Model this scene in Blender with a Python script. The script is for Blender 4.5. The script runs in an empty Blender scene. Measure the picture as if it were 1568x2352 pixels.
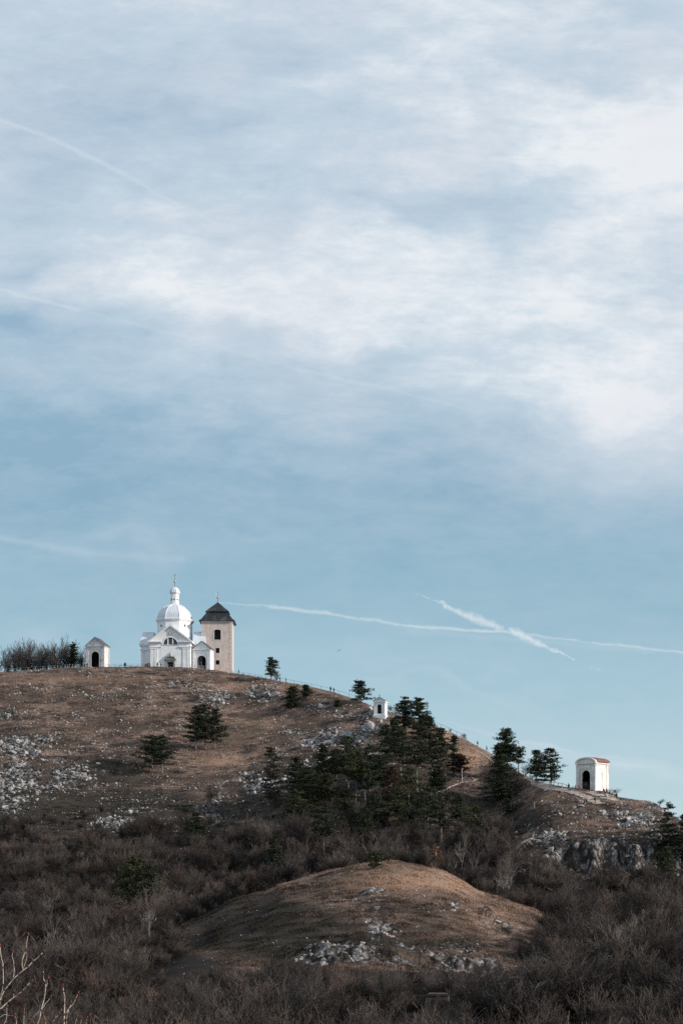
import bpy, bmesh, math, random
import numpy as np
from mathutils import Vector, Matrix, noise
R = math.radians
PI = math.pi
random.seed(7)
np.random.seed(7)
scene = bpy.context.scene
COL = scene.collection
F0, CX, HY = 4134.0, 784.0, 2040.0      # focal length, centre column and eye-level row of the survey sketch

# ------------------------------------------------------------------ materials
def new_mat(name):
    m = bpy.data.materials.new(name); m.use_nodes = True
    nt = m.node_tree
    b = nt.nodes['Principled BSDF']
    b.inputs['Roughness'].default_value = 0.9
    b.inputs['Specular IOR Level'].default_value = 0.15
    return m, nt, b
def mixc(nt, fac, a, b, mode='MIX'):
    n = nt.nodes.new('ShaderNodeMix'); n.data_type = 'RGBA'; n.blend_type = mode
    for i, v in ((0, fac), (6, a), (7, b)):
        if hasattr(v, 'links') or hasattr(v, 'is_linked'): nt.links.new(v, n.inputs[i])
        elif i == 0: n.inputs[i].default_value = v
        else: n.inputs[i].default_value = (*v[:3], 1)
    return n.outputs[2]
def mth(nt, op, a, b=0.0, c=None, clamp=False):
    n = nt.nodes.new('ShaderNodeMath'); n.operation = op; n.use_clamp = clamp
    for i, v in enumerate((a, b, c)):
        if v is None: continue
        if hasattr(v, 'is_linked'): nt.links.new(v, n.inputs[i])
        else: n.inputs[i].default_value = v
    return n.outputs[0]
def nz(nt, vec, scale, detail=4, rough=0.55, dist=0.0):
    n = nt.nodes.new('ShaderNodeTexNoise'); n.inputs['Scale'].default_value = scale
    n.inputs['Detail'].default_value = detail; n.inputs['Roughness'].default_value = rough
    n.inputs['Distortion'].default_value = dist
    if vec is not None: nt.links.new(vec, n.inputs['Vector'])
    return n.outputs['Fac']
def maprange(nt, v, a, b, c=0.0, d=1.0, smooth=True):
    n = nt.nodes.new('ShaderNodeMapRange'); n.interpolation_type = 'SMOOTHSTEP' if smooth else 'LINEAR'
    nt.links.new(v, n.inputs[0])
    for i, x in enumerate((a, b, c, d)): n.inputs[i + 1].default_value = x
    return n.outputs[0]
def coords(nt, which='Object', scale=(1, 1, 1)):
    t = nt.nodes.new('ShaderNodeTexCoord')
    m = nt.nodes.new('ShaderNodeMapping'); m.inputs['Scale'].default_value = scale
    nt.links.new(t.outputs[which], m.inputs[0])
    return m.outputs[0]
def geopos(nt, scale=(1, 1, 1)):
    t = nt.nodes.new('ShaderNodeNewGeometry')
    m = nt.nodes.new('ShaderNodeMapping'); m.inputs['Scale'].default_value = scale
    nt.links.new(t.outputs['Position'], m.inputs[0])
    return m.outputs[0]
def bump(nt, b, h, dist=0.1, strength=0.6):
    n = nt.nodes.new('ShaderNodeBump'); n.inputs['Distance'].default_value = dist
    n.inputs['Strength'].default_value = strength
    nt.links.new(h, n.inputs['Height']); nt.links.new(n.outputs[0], b.inputs['Normal'])
def mottled(name, c1, c2, scale=1.0, rough=0.9, lo=0.35, hi=0.65, stretch=(1, 1, 1), metallic=0.0, bmp=0.0, spec=0.15, streak=None):
    m, nt, b = new_mat(name)
    v = coords(nt, 'Object', stretch)
    f = maprange(nt, nz(nt, v, scale, 6), lo, hi)
    c = mixc(nt, f, c1, c2)
    if streak:
        v2 = coords(nt, 'Object', (1, 1, 0.12))
        f2 = maprange(nt, nz(nt, v2, 1.6, 4), 0.5, 0.72)
        c = mixc(nt, f2, c, streak)
    nt.links.new(c, b.inputs['Base Color'])
    b.inputs['Roughness'].default_value = rough; b.inputs['Metallic'].default_value = metallic
    b.inputs['Specular IOR Level'].default_value = spec
    if bmp: bump(nt, b, nz(nt, v, scale * 6, 4), bmp)
    return m
M = {}
M['white'] = mottled('lime_plaster', (.84, .83, .83), (.75, .745, .76), .5, bmp=.015, streak=(.66, .65, .65))
M['oldwhite'] = mottled('weathered_plaster', (.70, .67, .66), (.44, .42, .42), .9, bmp=.03, lo=.42, hi=.7, streak=(.30, .28, .27))
M['chapelwhite'] = mottled('chapel_plaster', (.80, .76, .72), (.62, .59, .56), .9, bmp=.03, streak=(.42, .40, .38))
M['trim'] = mottled('trim_plaster', (.80, .785, .785), (.68, .67, .68), 1.4)
M['stone'] = mottled('grey_stone', (.30, .28, .27), (.20, .19, .18), 2.0, bmp=.03)
M['tower'] = mottled('tower_render', (.58, .485, .445), (.50, .41, .375), .6, bmp=.03, streak=(.40, .32, .29))
M['quoin'] = mottled('quoin_stone', (.62, .57, .54), (.52, .47, .44), 1.0)
M['dark'] = mottled('dark_opening', (.012, .012, .014), (.02, .018, .018), 1.0)
M['inner'] = mottled('niche_dark', (.035, .032, .03), (.018, .016, .016), .6)  # near-black lining inside the chapel arches
M['glass'] = mottled('dark_glass', (.03, .035, .045), (.05, .055, .065), 2.0, rough=.25, spec=.5)
M['gold'] = mottled('gilded_copper', (.75, .42, .12), (.6, .32, .08), 2.0, rough=.35, metallic=.9, spec=.5)
M['iron'] = mottled('dark_iron', (.04, .04, .045), (.07, .065, .06), 3.0, rough=.6)
M['rail'] = mottled('grey_rail', (.10, .11, .12), (.16, .16, .16), 3.0, rough=.6)
M['paleiron'] = mottled('pale_wood_rail', (.42, .38, .35), (.30, .27, .25), 3.0)
M['wood'] = mottled('bench_wood', (.10, .07, .05), (.06, .045, .035), 3.0)
M['redtile'] = mottled('red_tile', (.25, .115, .09), (.16, .075, .06), 2.5, bmp=.03)
M['rosetile'] = mottled('faded_tile', (.22, .15, .135), (.15, .11, .10), 2.5, bmp=.05)
def seam_roof(name, c1, c2, axis='X', freq=1.4, rough=.6, patchy=.45):
    m, nt, b = new_mat(name)
    v = coords(nt)
    s = nt.nodes.new('ShaderNodeSeparateXYZ'); nt.links.new(v, s.inputs[0])
    w = mth(nt, 'FRACT', mth(nt, 'MULTIPLY', s.outputs[axis], freq))
    line = maprange(nt, mth(nt, 'ABSOLUTE', mth(nt, 'SUBTRACT', w, .5)), .36, .48)
    base = mixc(nt, maprange(nt, nz(nt, coords(nt, 'Object', (1, 1, .6)), .5, 5), patchy, .65), c1, c2)
    c = mixc(nt, mth(nt, 'MULTIPLY', line, .35), base, (c1[0] * .45, c1[1] * .45, c1[2] * .47))
    nt.links.new(c, b.inputs['Base Color']); b.inputs['Roughness'].default_value = rough
    b.inputs['Specular IOR Level'].default_value = .3
    bump(nt, b, line, .06)
    return m
M['whiteroof'] = seam_roof('white_sheet_roof', (.62, .65, .70), (.52, .56, .62))
M['towerroof'] = seam_roof('dark_sheet_roof', (.018, .022, .026), (.07, .08, .088), freq=1.0, patchy=.52)
M['slate'] = seam_roof('chapel_sheet_roof', (.06, .065, .07), (.10, .10, .105), freq=1.5)

# ------------------------------------------------------------------ mesh builder
class MB:
    def __init__(s): s.v = []; s.f = []
    def add(s, vs, fs):
        n = len(s.v); s.v += [tuple(p) for p in vs]; s.f += [tuple(i + n for i in f) for f in fs]; return s
    def box(s, x0, x1, y0, y1, z0, z1):
        s.add([(x0, y0, z0), (x1, y0, z0), (x1, y1, z0), (x0, y1, z0), (x0, y0, z1), (x1, y0, z1), (x1, y1, z1), (x0, y1, z1)],
              [(0, 3, 2, 1), (4, 5, 6, 7), (0, 1, 5, 4), (1, 2, 6, 5), (2, 3, 7, 6), (3, 0, 4, 7)]); return s
    def prism(s, poly, y0, y1):                     # polygon in x,z (counter-clockwise seen from -y) extruded along y
        n = len(poly)
        s.add([(x, y0, z) for x, z in poly] + [(x, y1, z) for x, z in poly],
              [tuple(range(n)), tuple(range(2 * n - 1, n - 1, -1))] + [(i, i + n, (i + 1) % n + n, (i + 1) % n) for i in range(n)]); return s
    def frustum(s, r0, r1, z0, z1, n=8, rot=0, cx=0, cy=0, cap=True):
        vs = []
        for r, z in ((r0, z0), (r1, z1)):
            for i in range(n):
                a = rot + 2 * PI * i / n; vs.append((cx + r * math.cos(a), cy + r * math.sin(a), z))
        fs = [(i, (i + 1) % n, (i + 1) % n + n, i + n) for i in range(n)]
        if cap: fs += [tuple(range(n - 1, -1, -1)), tuple(range(n, 2 * n))]
        s.add(vs, fs); return s
    def lathe(s, prof, n=8, rot=0, cx=0, cy=0):
        vs = []; k = len(prof)
        for r, z in prof:
            for i in range(n):
                a = rot + 2 * PI * i / n; vs.append((cx + r * math.cos(a), cy + r * math.sin(a), z))
        fs = [(j * n + i, j * n + (i + 1) % n, (j + 1) * n + (i + 1) % n, (j + 1) * n + i) for j in range(k - 1) for i in range(n)]
        fs += [tuple(range(n - 1, -1, -1)), tuple(range((k - 1) * n, k * n))]
        s.add(vs, fs); return s
    def tube(s, pts, rads, n=6):
        pts = [Vector(p) for p in pts]; k = len(pts)
        if not hasattr(rads, '__len__'): rads = [rads] * k
        vs = []
        for j, p in enumerate(pts):
            d = (pts[min(j + 1, k - 1)] - pts[max(j - 1, 0)]).normalized()
            u = d.orthogonal().normalized() if abs(d.z) > .9 else Vector((0, 0, 1)).cross(d).normalized()
            w = d.cross(u)
            for i in range(n):
                a = 2 * PI * i / n
                vs.append(p + (u * math.cos(a) + w * math.sin(a)) * rads[j])
        fs = [(j * n + i, j * n + (i + 1) % n, (j + 1) * n + (i + 1) % n, (j + 1) * n + i) for j in range(k - 1) for i in range(n)]
        fs += [tuple(range(n - 1, -1, -1)), tuple(range((k - 1) * n, k * n))]
        s.add(vs, fs); return s
    def arch_wall(s, x0, x1, z0, z1, y0, y1, cx, aw, sill, spring, seg=10, rise=None):
        """a wall slab with an arched opening cut right through"""
        r = aw / 2; rise = r if rise is None else rise
        if sill > z0 + 1e-4: s.box(x0, x1, y0, y1, z0, sill)
        b = max(sill, z0)
        s.box(x0, cx - r, y0, y1, b, spring); s.box(cx + r, x1, y0, y1, b, spring)
        pts = [(cx - r * math.cos(PI * i / seg), spring + rise * math.sin(PI * i / seg)) for i in range(seg + 1)]
        s.prism([(x0, spring), pts[0], (pts[0][0], z1), (x0, z1)], y0, y1)
        s.prism([pts[-1], (x1, spring), (x1, z1), (pts[-1][0], z1)], y0, y1)
        for a, c in zip(pts[:-1], pts[1:]):
            s.prism([a, c, (c[0], z1), (a[0], z1)], y0, y1)
        return s
    def arch_band(s, cx, r0, r1, spring, y0, y1, sill=None, seg=12, rise=1.0):
        """a moulding round an arch, with legs down to the sill"""
        for i in range(seg):
            a0, a1 = PI * i / seg, PI * (i + 1) / seg
            q = [(cx - r0 * math.cos(a0), spring + r0 * rise * math.sin(a0)), (cx - r0 * math.cos(a1), spring + r0 * rise * math.sin(a1)),
                 (cx - r1 * math.cos(a1), spring + r1 * rise * math.sin(a1)), (cx - r1 * math.cos(a0), spring + r1 * rise * math.sin(a0))]
            s.prism(q, y0, y1)
        if sill is not None:
            s.box(cx - r1, cx - r0, y0, y1, sill, spring); s.box(cx + r0, cx + r1, y0, y1, sill, spring)
        return s
    def build(s, name, mat, parent=None, smooth=False, loc=None, recalc=True):
        me = bpy.data.meshes.new(name); me.from_pydata(s.v, [], s.f)
        if recalc and len(s.f) < 60000:
            bm = bmesh.new(); bm.from_mesh(me); bmesh.ops.recalc_face_normals(bm, faces=bm.faces[:]); bm.to_mesh(me); bm.free()
        me.materials.append(mat)
        if smooth: me.polygons.foreach_set('use_smooth', [True] * len(me.polygons))
        o = bpy.data.objects.new(name, me); COL.objects.link(o)
        if parent: o.parent = parent
        if loc: o.location = loc
        return o
def tag(o, label=None, cat=None, group=None, kind=None):
    if label: o['label'] = label
    if cat: o['category'] = cat
    if group: o['group'] = group
    if kind: o['kind'] = kind
    return o
def empty(name, loc, rz=0.0, label=None, cat=None, group=None):
    o = bpy.data.objects.new(name, None); COL.objects.link(o); o.empty_display_size = .2
    o.location = loc; o.rotation_euler = (0, 0, rz)
    return tag(o, label, cat, group)

# ------------------------------------------------------------------ terrain
def pchip(x, y, xi):
    x = np.asarray(x, float); y = np.asarray(y, float); xi = np.clip(np.asarray(xi, float), x[0], x[-1])
    h = np.diff(x); d = np.diff(y) / h
    m = np.zeros_like(y)
    for i in range(1, len(x) - 1):
        if d[i - 1] * d[i] > 0:
            w1, w2 = 2 * h[i] + h[i - 1], h[i] + 2 * h[i - 1]
            m[i] = (w1 + w2) / (w1 / d[i - 1] + w2 / d[i])
    m[0], m[-1] = d[0], d[-1]
    k = np.clip(np.searchsorted(x, xi, 'right') - 1, 0, len(x) - 2)
    t = (xi - x[k]) / h[k]
    return ((2 * t**3 - 3 * t**2 + 1) * y[k] + (t**3 - 2 * t**2 + t) * h[k] * m[k] + (-2 * t**3 + 3 * t**2) * y[k + 1] + (t**3 - t**2) * h[k] * m[k + 1])
CREST = [(-6000, 1790), (-1500, 1660), (-500, 1585), (-150, 1556), (0, 1546), (90, 1541), (190, 1535), (250, 1534), (320, 1533), (400, 1534), (490, 1541), (540, 1549), (620, 1562), (700, 1577),
         (760, 1591), (810, 1606), (850, 1621), (900, 1639), (940, 1650), (980, 1662), (1040, 1687), (1100, 1717), (1150, 1746), (1200, 1779), (1240, 1797), (1300, 1808), (1345, 1813),
         (1400, 1821), (1420, 1831), (1500, 1844), (1535, 1868), (1568, 1889), (1650, 1930), (2000, 2000), (3200, 2030), (7500, 2036)]
CY = [(-6000, 620), (540, 620), (620, 606), (700, 590), (810, 566), (870, 550), (950, 542), (1040, 535), (1100, 525), (1150, 502), (1200, 472), (1250, 446), (1300, 436), (1400, 430), (1568, 410), (2100, 385), (7500, 380)]
NODE_PX = [-6000, -500, -100, 200, 450, 650, 860, 1050, 1200, 1350, 1500, 1650, 2100, 7500]
NODES = {  # name: rows at each column above
 'k3': [2360, 2330, 2320, 2290, 2255, 2220, 2238, 2242, 2225, 2230, 2250, 2265, 2280, 2300],
 'k4': [2320, 2290, 2280, 2255, 2195, 2135, 2115, 2122, 2150, 2185, 2210, 2225, 2250, 2280],
 'k5': [2280, 2250, 2240, 2215, 2120, 2034, 1987, 2015, 2084, 2150, 2175, 2190, 2220, 2260],
 'k6': [2220, 2190, 2180, 2165, 2150, 2140, 2130, 2125, 2120, 2115, 2125, 2140, 2170, 2220],
 'k7': [2150, 2100, 2090, 2085, 2080, 2065, 2050, 2045, 2040, 2050, 2062, 2080, 2120, 2160],
 'm1': [2050, 1990, 1982, 1975, 1968, 1955, 1945, 1942, 1965, 2008, 2022, 2030, 2060, 2100],
 'm2': [1960, 1865, 1850, 1842, 1835, 1830, 1835, 1865, 1900, 1925, 1935, 1965, 2020, 2060],
 'm3': [1850, 1715, 1692, 1680, 1678, 1690, 1722, 1775, 1835, 1864, 1880, 1925, 1995, 2045]}
colpx = np.unique(np.concatenate([np.linspace(-6000, -600, 60), np.linspace(-600, -60, 110), np.linspace(-60, 1630, 640), np.linspace(1630, 2300, 130), np.linspace(2300, 7500, 60)]))
rowY = np.unique(np.concatenate([np.linspace(-60, 90, 40), np.linspace(90, 200, 60), np.linspace(200, 345, 110), np.linspace(345, 660, 290), np.linspace(366, 386, 50), np.linspace(206, 216, 30), np.linspace(660, 900, 30), np.geomspace(900, 9000, 20)]))
cpx, cpy = zip(*CREST); ypx, yy = zip(*CY)
def crest_py(px): return np.interp(px, cpx, cpy)
def crest_Y(px): return pchip(ypx, yy, px)
crow = pchip(cpx, cpy, colpx); cY = pchip(ypx, yy, colpx)
nd = {k: pchip(NODE_PX, v, colpx) for k, v in NODES.items()}
KX = [-6000, -500, -100, 200, 380, 430, 480, 550, 610, 660, 720, 790, 850, 900, 960, 1010, 1050, 1100, 1160, 1215, 1260, 1310, 1400, 1500, 1650, 2100, 7500]
nd['k5'] = pchip(KX, [2280, 2250, 2240, 2215, 2165, 2132, 2106, 2070, 2046, 2027, 2006, 1994, 1988, 1986, 1988, 1996, 2014, 2040, 2066, 2092, 2118, 2140, 2158, 2175, 2190, 2220, 2260], colpx)
nd['k4'] = nd['k4'] * .45 + (nd['k5'] + (nd['k3'] - nd['k5']) * .47) * .55
Z = np.zeros((len(colpx), len(rowY)))
def sstep(a, b, x):
    t = np.clip((x - a) / (b - a), 0, 1); return t * t * (3 - 2 * t)
def z_of(py, Y): return (HY - py) / F0 * Y
for i in range(len(colpx)):
    yc = cY[i]
    ys = [-60, 8, 60, 130, 205, 232, 258, 300, 345]
    zs = [-1.5, -3, -13.5, -14.5] + [z_of(nd[k][i], y) for k, y in zip(('k3', 'k4', 'k5', 'k6', 'k7'), ys[4:])]
    for k, t in (('m1', .25), ('m2', .5), ('m3', .75)):
        y = 345 + (yc - 345) * t; ys.append(y); zs.append(z_of(nd[k][i], y))
    zc = z_of(crow[i], yc)
    ys += [yc, yc + 8, yc + 45, yc + 160, yc + 600, 9000]; zs += [zc, zc - .05, zc - 1.2, min(zc * .3, zc - 20), -50, -60]
    Z[i] = pchip(ys, zs, rowY)
    cf = float(sstep(1235, 1330, colpx[i])); wv_ = 1.6 * math.sin(colpx[i] / 17.0) + 1.1 * math.sin(colpx[i] / 7.3)
    Z[i] += cf * 5.5 * (sstep(373 + wv_, 376 + wv_, rowY) - np.clip((rowY - 362) / 30, 0, 1))
    kf_ = float(sstep(640, 720, colpx[i]) * (1 - sstep(1120, 1180, colpx[i])))
    wk_ = 2.2 * noise.noise((colpx[i] / 60.0, 3.3, 1)) + .5 * noise.noise((colpx[i] / 14.0, 8.3, 1))
    Z[i] += kf_ * (1.0 + .9 * noise.noise((colpx[i] / 45.0, 1.3, 5))) * (sstep(211 + wk_, 213.2 + wk_, rowY) - np.clip((rowY - 206) / 16, 0, 1))
PX, YY = np.meshgrid(colpx, rowY, indexing='ij')
XX = (PX - CX) / F0 * np.maximum(YY, 40)
PYG = HY - F0 * Z / np.maximum(YY, 1)

def poly_field(px, x, y):
    return np.interp(px, x, y)
WX = [-600, 0, 100, 200, 260, 400, 450, 600, 680, 760, 860, 1000, 1060, 1120, 1180, 1240, 1300, 1450, 1568, 2200]
WY = [1925, 1905, 1925, 1925, 1905, 1915, 1915, 1922, 1915, 1890, 1880, 1890, 1900, 1915, 1965, 1990, 2012, 2016, 2010, 2050]
def knoll_f(px, Y):
    left = np.interp(Y, [200, 215, 232, 258, 266], [600, 500, 430, 395, 400]); right = np.interp(Y, [200, 215, 232, 258, 266], [1180, 1190, 1230, 1265, 1265])
    return sstep(left - 25, left + 25, px) * (1 - sstep(right - 25, right + 25, px)) * sstep(203, 209, Y) * (1 - sstep(260, 266, Y))
def wood_f(px, Y, py):
    wob = 16 * np.sin(px / 23.0 + Y / 9.0) + 12 * np.sin(px / 9.3 - Y / 5.0) + 14 * np.sin(px / 61.0 + 1)
    w = np.where(Y < 300, 1.0, sstep(-22, 22, py + wob - poly_field(px, WX, WY)))
    return w * (1 - knoll_f(px, Y))
BL = [  # rocky patches: centre, radii, weight
 (60, 1592, 80, 16, .55), (190, 1600, 110, 16, .35), (300, 1588, 120, 12, .4), (430, 1580, 60, 14, .7), (490, 1612, 55, 16, .7), (600, 1592, 75, 18, .75), (400, 1640, 180, 30, .22),
 (50, 1712, 90, 34, .85), (70, 1790, 110, 30, .9), (170, 1775, 60, 22, .7), (110, 1750, 120, 50, .4), (30, 1845, 50, 26, .8), (200, 1745, 90, 20, .35),
 (290, 1885, 60, 26, .95), (350, 1880, 45, 22, .7), (255, 1668, 45, 18, .45), (170, 1650, 60, 14, .3),
 (830, 1640, 60, 14, 1.), (770, 1690, 70, 18, 1.0), (855, 1668, 45, 14, 1.), (720, 1705, 45, 20, .7), (800, 1700, 60, 30, .8), (690, 1745, 60, 26, .4), (860, 1720, 50, 30, .5), (740, 1620, 90, 10, .35),
 (580, 1800, 35, 32, .75), (500, 1855, 50, 32, .7), (500, 1790, 40, 12, .6), (640, 1800, 40, 20, .4), (480, 1890, 70, 20, .5),
 (1450, 1880, 75, 34, .8), (1300, 1850, 80, 14, .6), (1400, 1975, 150, 38, 1.15), (1530, 1960, 60, 60, .9), (1370, 1885, 130, 18, .4), (1500, 1855, 50, 12, .7), (1270, 1930, 60, 30, .7), (1400, 1828, 60, 8, .4),
 (0, 1640, 60, 14, .5), (-200, 1750, 200, 80, .4), (1700, 1990, 120, 40, .8)]
BLK = [(872, 2132, 38, 34, 1.1), (850, 2056, 40, 9, .8), (1003, 2092, 22, 12, .7), (1050, 2085, 26, 9, .7), (1125, 2110, 22, 14, 1.), (790, 2180, 90, 14, 1.), (920, 2195, 60, 16, .9), (1160, 2140, 26, 16, .6), (920, 2150, 200, 40, .15), (830, 2060, 150, 40, .10), (1060, 2180, 80, 20, .5)]
def rock_f(px, Y, py):
    f = np.zeros_like(px, dtype=float)
    for c, r0 in ((BL, Y > 300), (BLK, Y < 262)):
        g = np.zeros_like(f)
        for x, y, rx, ry, w in c:
            g = np.maximum(g, w * np.exp(-(((px - x) / rx)**2 + ((py - y) / ry)**2) * .8))
        f = np.where(r0, np.maximum(f, g), f)
    ledge = sstep(640, 720, px) * (1 - sstep(1120, 1180, px)) * sstep(207.5, 210, Y) * (1 - sstep(213.5, 216, Y))
    f = np.maximum(f, ledge * .85)
    return np.clip(f, 0, 1)
SHD = [(250, 1772, 120, 30, .7), (120, 1880, 240, 45, .9), (330, 1850, 130, 30, .7), (540, 1618, 70, 10, .45), (640, 1840, 90, 45, .8), (430, 1880, 160, 34, .8), (860, 1810, 170, 70, .9), (730, 1790, 70, 50, .6), (1180, 1890, 60, 30, .6), (1110, 1860, 60, 40, .7),  # painted shade patches on the hill grass; negative weights are painted sun
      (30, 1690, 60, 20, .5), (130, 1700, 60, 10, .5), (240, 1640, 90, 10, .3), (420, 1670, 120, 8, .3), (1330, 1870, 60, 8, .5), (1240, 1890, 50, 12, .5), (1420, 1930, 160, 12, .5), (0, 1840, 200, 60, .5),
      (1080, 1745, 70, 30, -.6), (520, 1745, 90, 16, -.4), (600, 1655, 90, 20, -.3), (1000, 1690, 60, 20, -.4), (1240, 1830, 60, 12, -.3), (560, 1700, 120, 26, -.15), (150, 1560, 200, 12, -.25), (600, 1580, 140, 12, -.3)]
SHDK = [(540, 2120, 120, 60, .95), (690, 2150, 130, 34, .7), (880, 2175, 260, 22, .6), (640, 2080, 70, 20, .5), (800, 2110, 90, 18, .3), (1000, 2025, 190, 30, -.5), (1130, 2110, 90, 34, -.3)]  # painted shade and sun on the knoll grass
def shade_tint_f(px, Y, py):
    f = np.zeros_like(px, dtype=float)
    for c, r0 in ((SHD, Y > 300), (SHDK, Y < 264)):
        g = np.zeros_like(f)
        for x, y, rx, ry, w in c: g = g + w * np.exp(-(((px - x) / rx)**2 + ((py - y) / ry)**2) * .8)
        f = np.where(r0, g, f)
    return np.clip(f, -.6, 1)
def breakup(px, Y):
    x = (px - CX) / F0 * Y
    return np.array([noise.noise((a / 11, b / 9, 6.0)) + .7 * noise.noise((a / 4.5, b / 3.5, 2.0)) for a, b in zip(x.ravel(), Y.ravel())]).reshape(px.shape)
BRK = breakup(PX, YY)
ROCK = rock_f(PX, YY, PYG); CLIFF = (PYG > 1925) & (PX > 1240) & (YY > 300)
ROCK = np.where(CLIFF, ROCK, ROCK * np.clip(.95 + 1.1 * BRK, .3, 1.0)); ROCK = np.clip(ROCK + np.where((YY > 345) & (PYG < 1830), .55 * np.clip(BRK - .28, 0, 1), 0), 0, 1); WOOD = wood_f(PX, YY, PYG); SHADE_TINT = shade_tint_f(PX, YY, PYG)
# relief noise
NZ = np.zeros_like(Z)
for i in range(Z.shape[0]):
    for j in range(Z.shape[1]):
        x, y = XX[i, j], YY[i, j]
        if y > 900: continue
        a = noise.noise((x / 17, y / 17, 0.3)) * 1.6 + noise.noise((x / 5.5, y / 4.2, 5)) * .5 + noise.noise((x / 7, y / 1.9, 8)) * .35
        rk = ROCK[i, j]
        if rk > .15:
            c = noise.cell(Vector((x / 1.6, y / 1.3, Z[i, j] / 1.5)))
            a += rk * (abs(noise.noise((x / 1.5, y / 1.5, Z[i, j] / 1.2))) * 1.6 + c * .2 + noise.noise((x / 4, y / 4, Z[i, j] / 3)) * 1.3)
        near = 1.0
        dcr = abs(y - cY[i])
        if y > cY[i] - 7: near = .08 if y < cY[i] + 40 else 1
        elif y > cY[i] - 32: near = .08 + .92 * (cY[i] - 7 - y) / 25
        NZ[i, j] = a * near
Z = Z + NZ
PYG = HY - F0 * Z / np.maximum(YY, 1)
def ground(x, y):
    px = x / max(y, 40) * F0 + CX
    i = min(max(int(np.searchsorted(colpx, px)) - 1, 0), len(colpx) - 2); j = min(max(int(np.searchsorted(rowY, y)) - 1, 0), len(rowY) - 2)
    t = (px - colpx[i]) / (colpx[i + 1] - colpx[i]); s = (y - rowY[j]) / (rowY[j + 1] - rowY[j])
    return float(Z[i, j] * (1 - t) * (1 - s) + Z[i + 1, j] * t * (1 - s) + Z[i, j + 1] * (1 - t) * s + Z[i + 1, j + 1] * t * s)
def ground_v(px, Y):
    i = np.clip(np.searchsorted(colpx, px) - 1, 0, len(colpx) - 2); j = np.clip(np.searchsorted(rowY, Y) - 1, 0, len(rowY) - 2)
    t = (px - colpx[i]) / (colpx[i + 1] - colpx[i]); s = (Y - rowY[j]) / (rowY[j + 1] - rowY[j])
    return Z[i, j] * (1 - t) * (1 - s) + Z[i + 1, j] * t * (1 - s) + Z[i, j + 1] * (1 - t) * s + Z[i + 1, j + 1] * t * s
def at(px, Y, dz=0.0):
    x = (px - CX) / F0 * Y
    return Vector((x, Y, ground(x, Y) + dz))
def hit(px, py, ymin=300.0):
    """the spot on the hill that the survey sketch shows at this column and row"""
    yc = float(crest_Y(px)); ys = np.arange(ymin, yc + 2, .5)
    g = HY - F0 * ground_v(np.full_like(ys, px), ys) / ys
    k = np.nonzero(g <= py)[0]
    Y = float(ys[k[0]]) if len(k) else yc + 2
    return at(px, Y)

me = bpy.data.meshes.new('hillside')
nc, nr = Z.shape
verts = np.stack([XX, YY, Z], -1).reshape(-1, 3)
idx = np.arange(nc * nr).reshape(nc, nr)
quads = np.stack([idx[:-1, :-1], idx[1:, :-1], idx[1:, 1:], idx[:-1, 1:]], -1).reshape(-1, 4)
me.from_pydata(verts.tolist(), [], quads.tolist())
for nm, arr in (('rock', ROCK), ('wood', WOOD), ('shade_tint', SHADE_TINT)):
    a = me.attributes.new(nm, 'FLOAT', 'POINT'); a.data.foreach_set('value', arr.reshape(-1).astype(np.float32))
me.polygons.foreach_set('use_smooth', [True] * len(me.polygons))
def attr(nt, nm):
    n = nt.nodes.new('ShaderNodeAttribute'); n.attribute_name = nm; return n.outputs['Fac']
def grass_col(nt, k):
    p = geopos(nt)
    big = nz(nt, geopos(nt, (.22, .22, 1.0)), .55, 4, .6); fine = nz(nt, geopos(nt, (.45, .45, 1.6)), 1.3, 6, .7); patch = nz(nt, p, .07, 5); spk = nz(nt, p, 2.2, 3, .7)
    t = mth(nt, 'ADD', mth(nt, 'MULTIPLY', big, .5), mth(nt, 'MULTIPLY', fine, .5))
    g = mixc(nt, maprange(nt, t, .40, .60), (.036 * k, .028 * k, .025 * k), (.275 * k, .186 * k, .145 * k))
    g = mixc(nt, mth(nt, 'MULTIPLY', maprange(nt, patch, .44, .60), .75), g, (.085 * k, .060 * k, .046 * k))
    g = mixc(nt, mth(nt, 'MULTIPLY', maprange(nt, spk, .52, .66), .5), g, (.03 * k, .022 * k, .018 * k))
    vf = maprange(nt, nz(nt, geopos(nt, (1, 1, 2.2)), 4.5, 4, .75), .36, .64, .45, 1.5)
    vm = nt.nodes.new('ShaderNodeVectorMath'); vm.operation = 'SCALE'; nt.links.new(g, vm.inputs[0]); nt.links.new(vf, vm.inputs['Scale']); g = vm.outputs[0]
    sc = attr(nt, 'shade_tint')
    g = mixc(nt, maprange(nt, mth(nt, 'MULTIPLY', sc, -1.0), .0, .6), g, (.37 * k, .24 * k, .17 * k))  # sunny patches painted into the grass colour
    g = mixc(nt, mth(nt, 'MULTIPLY', maprange(nt, mth(nt, 'ADD', sc, mth(nt, 'MULTIPLY', fine, .8)), .35, 1.2), .85), g, (.026 * k, .024 * k, .019 * k))  # shaded patches painted into the grass colour
    return g, t
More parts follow.
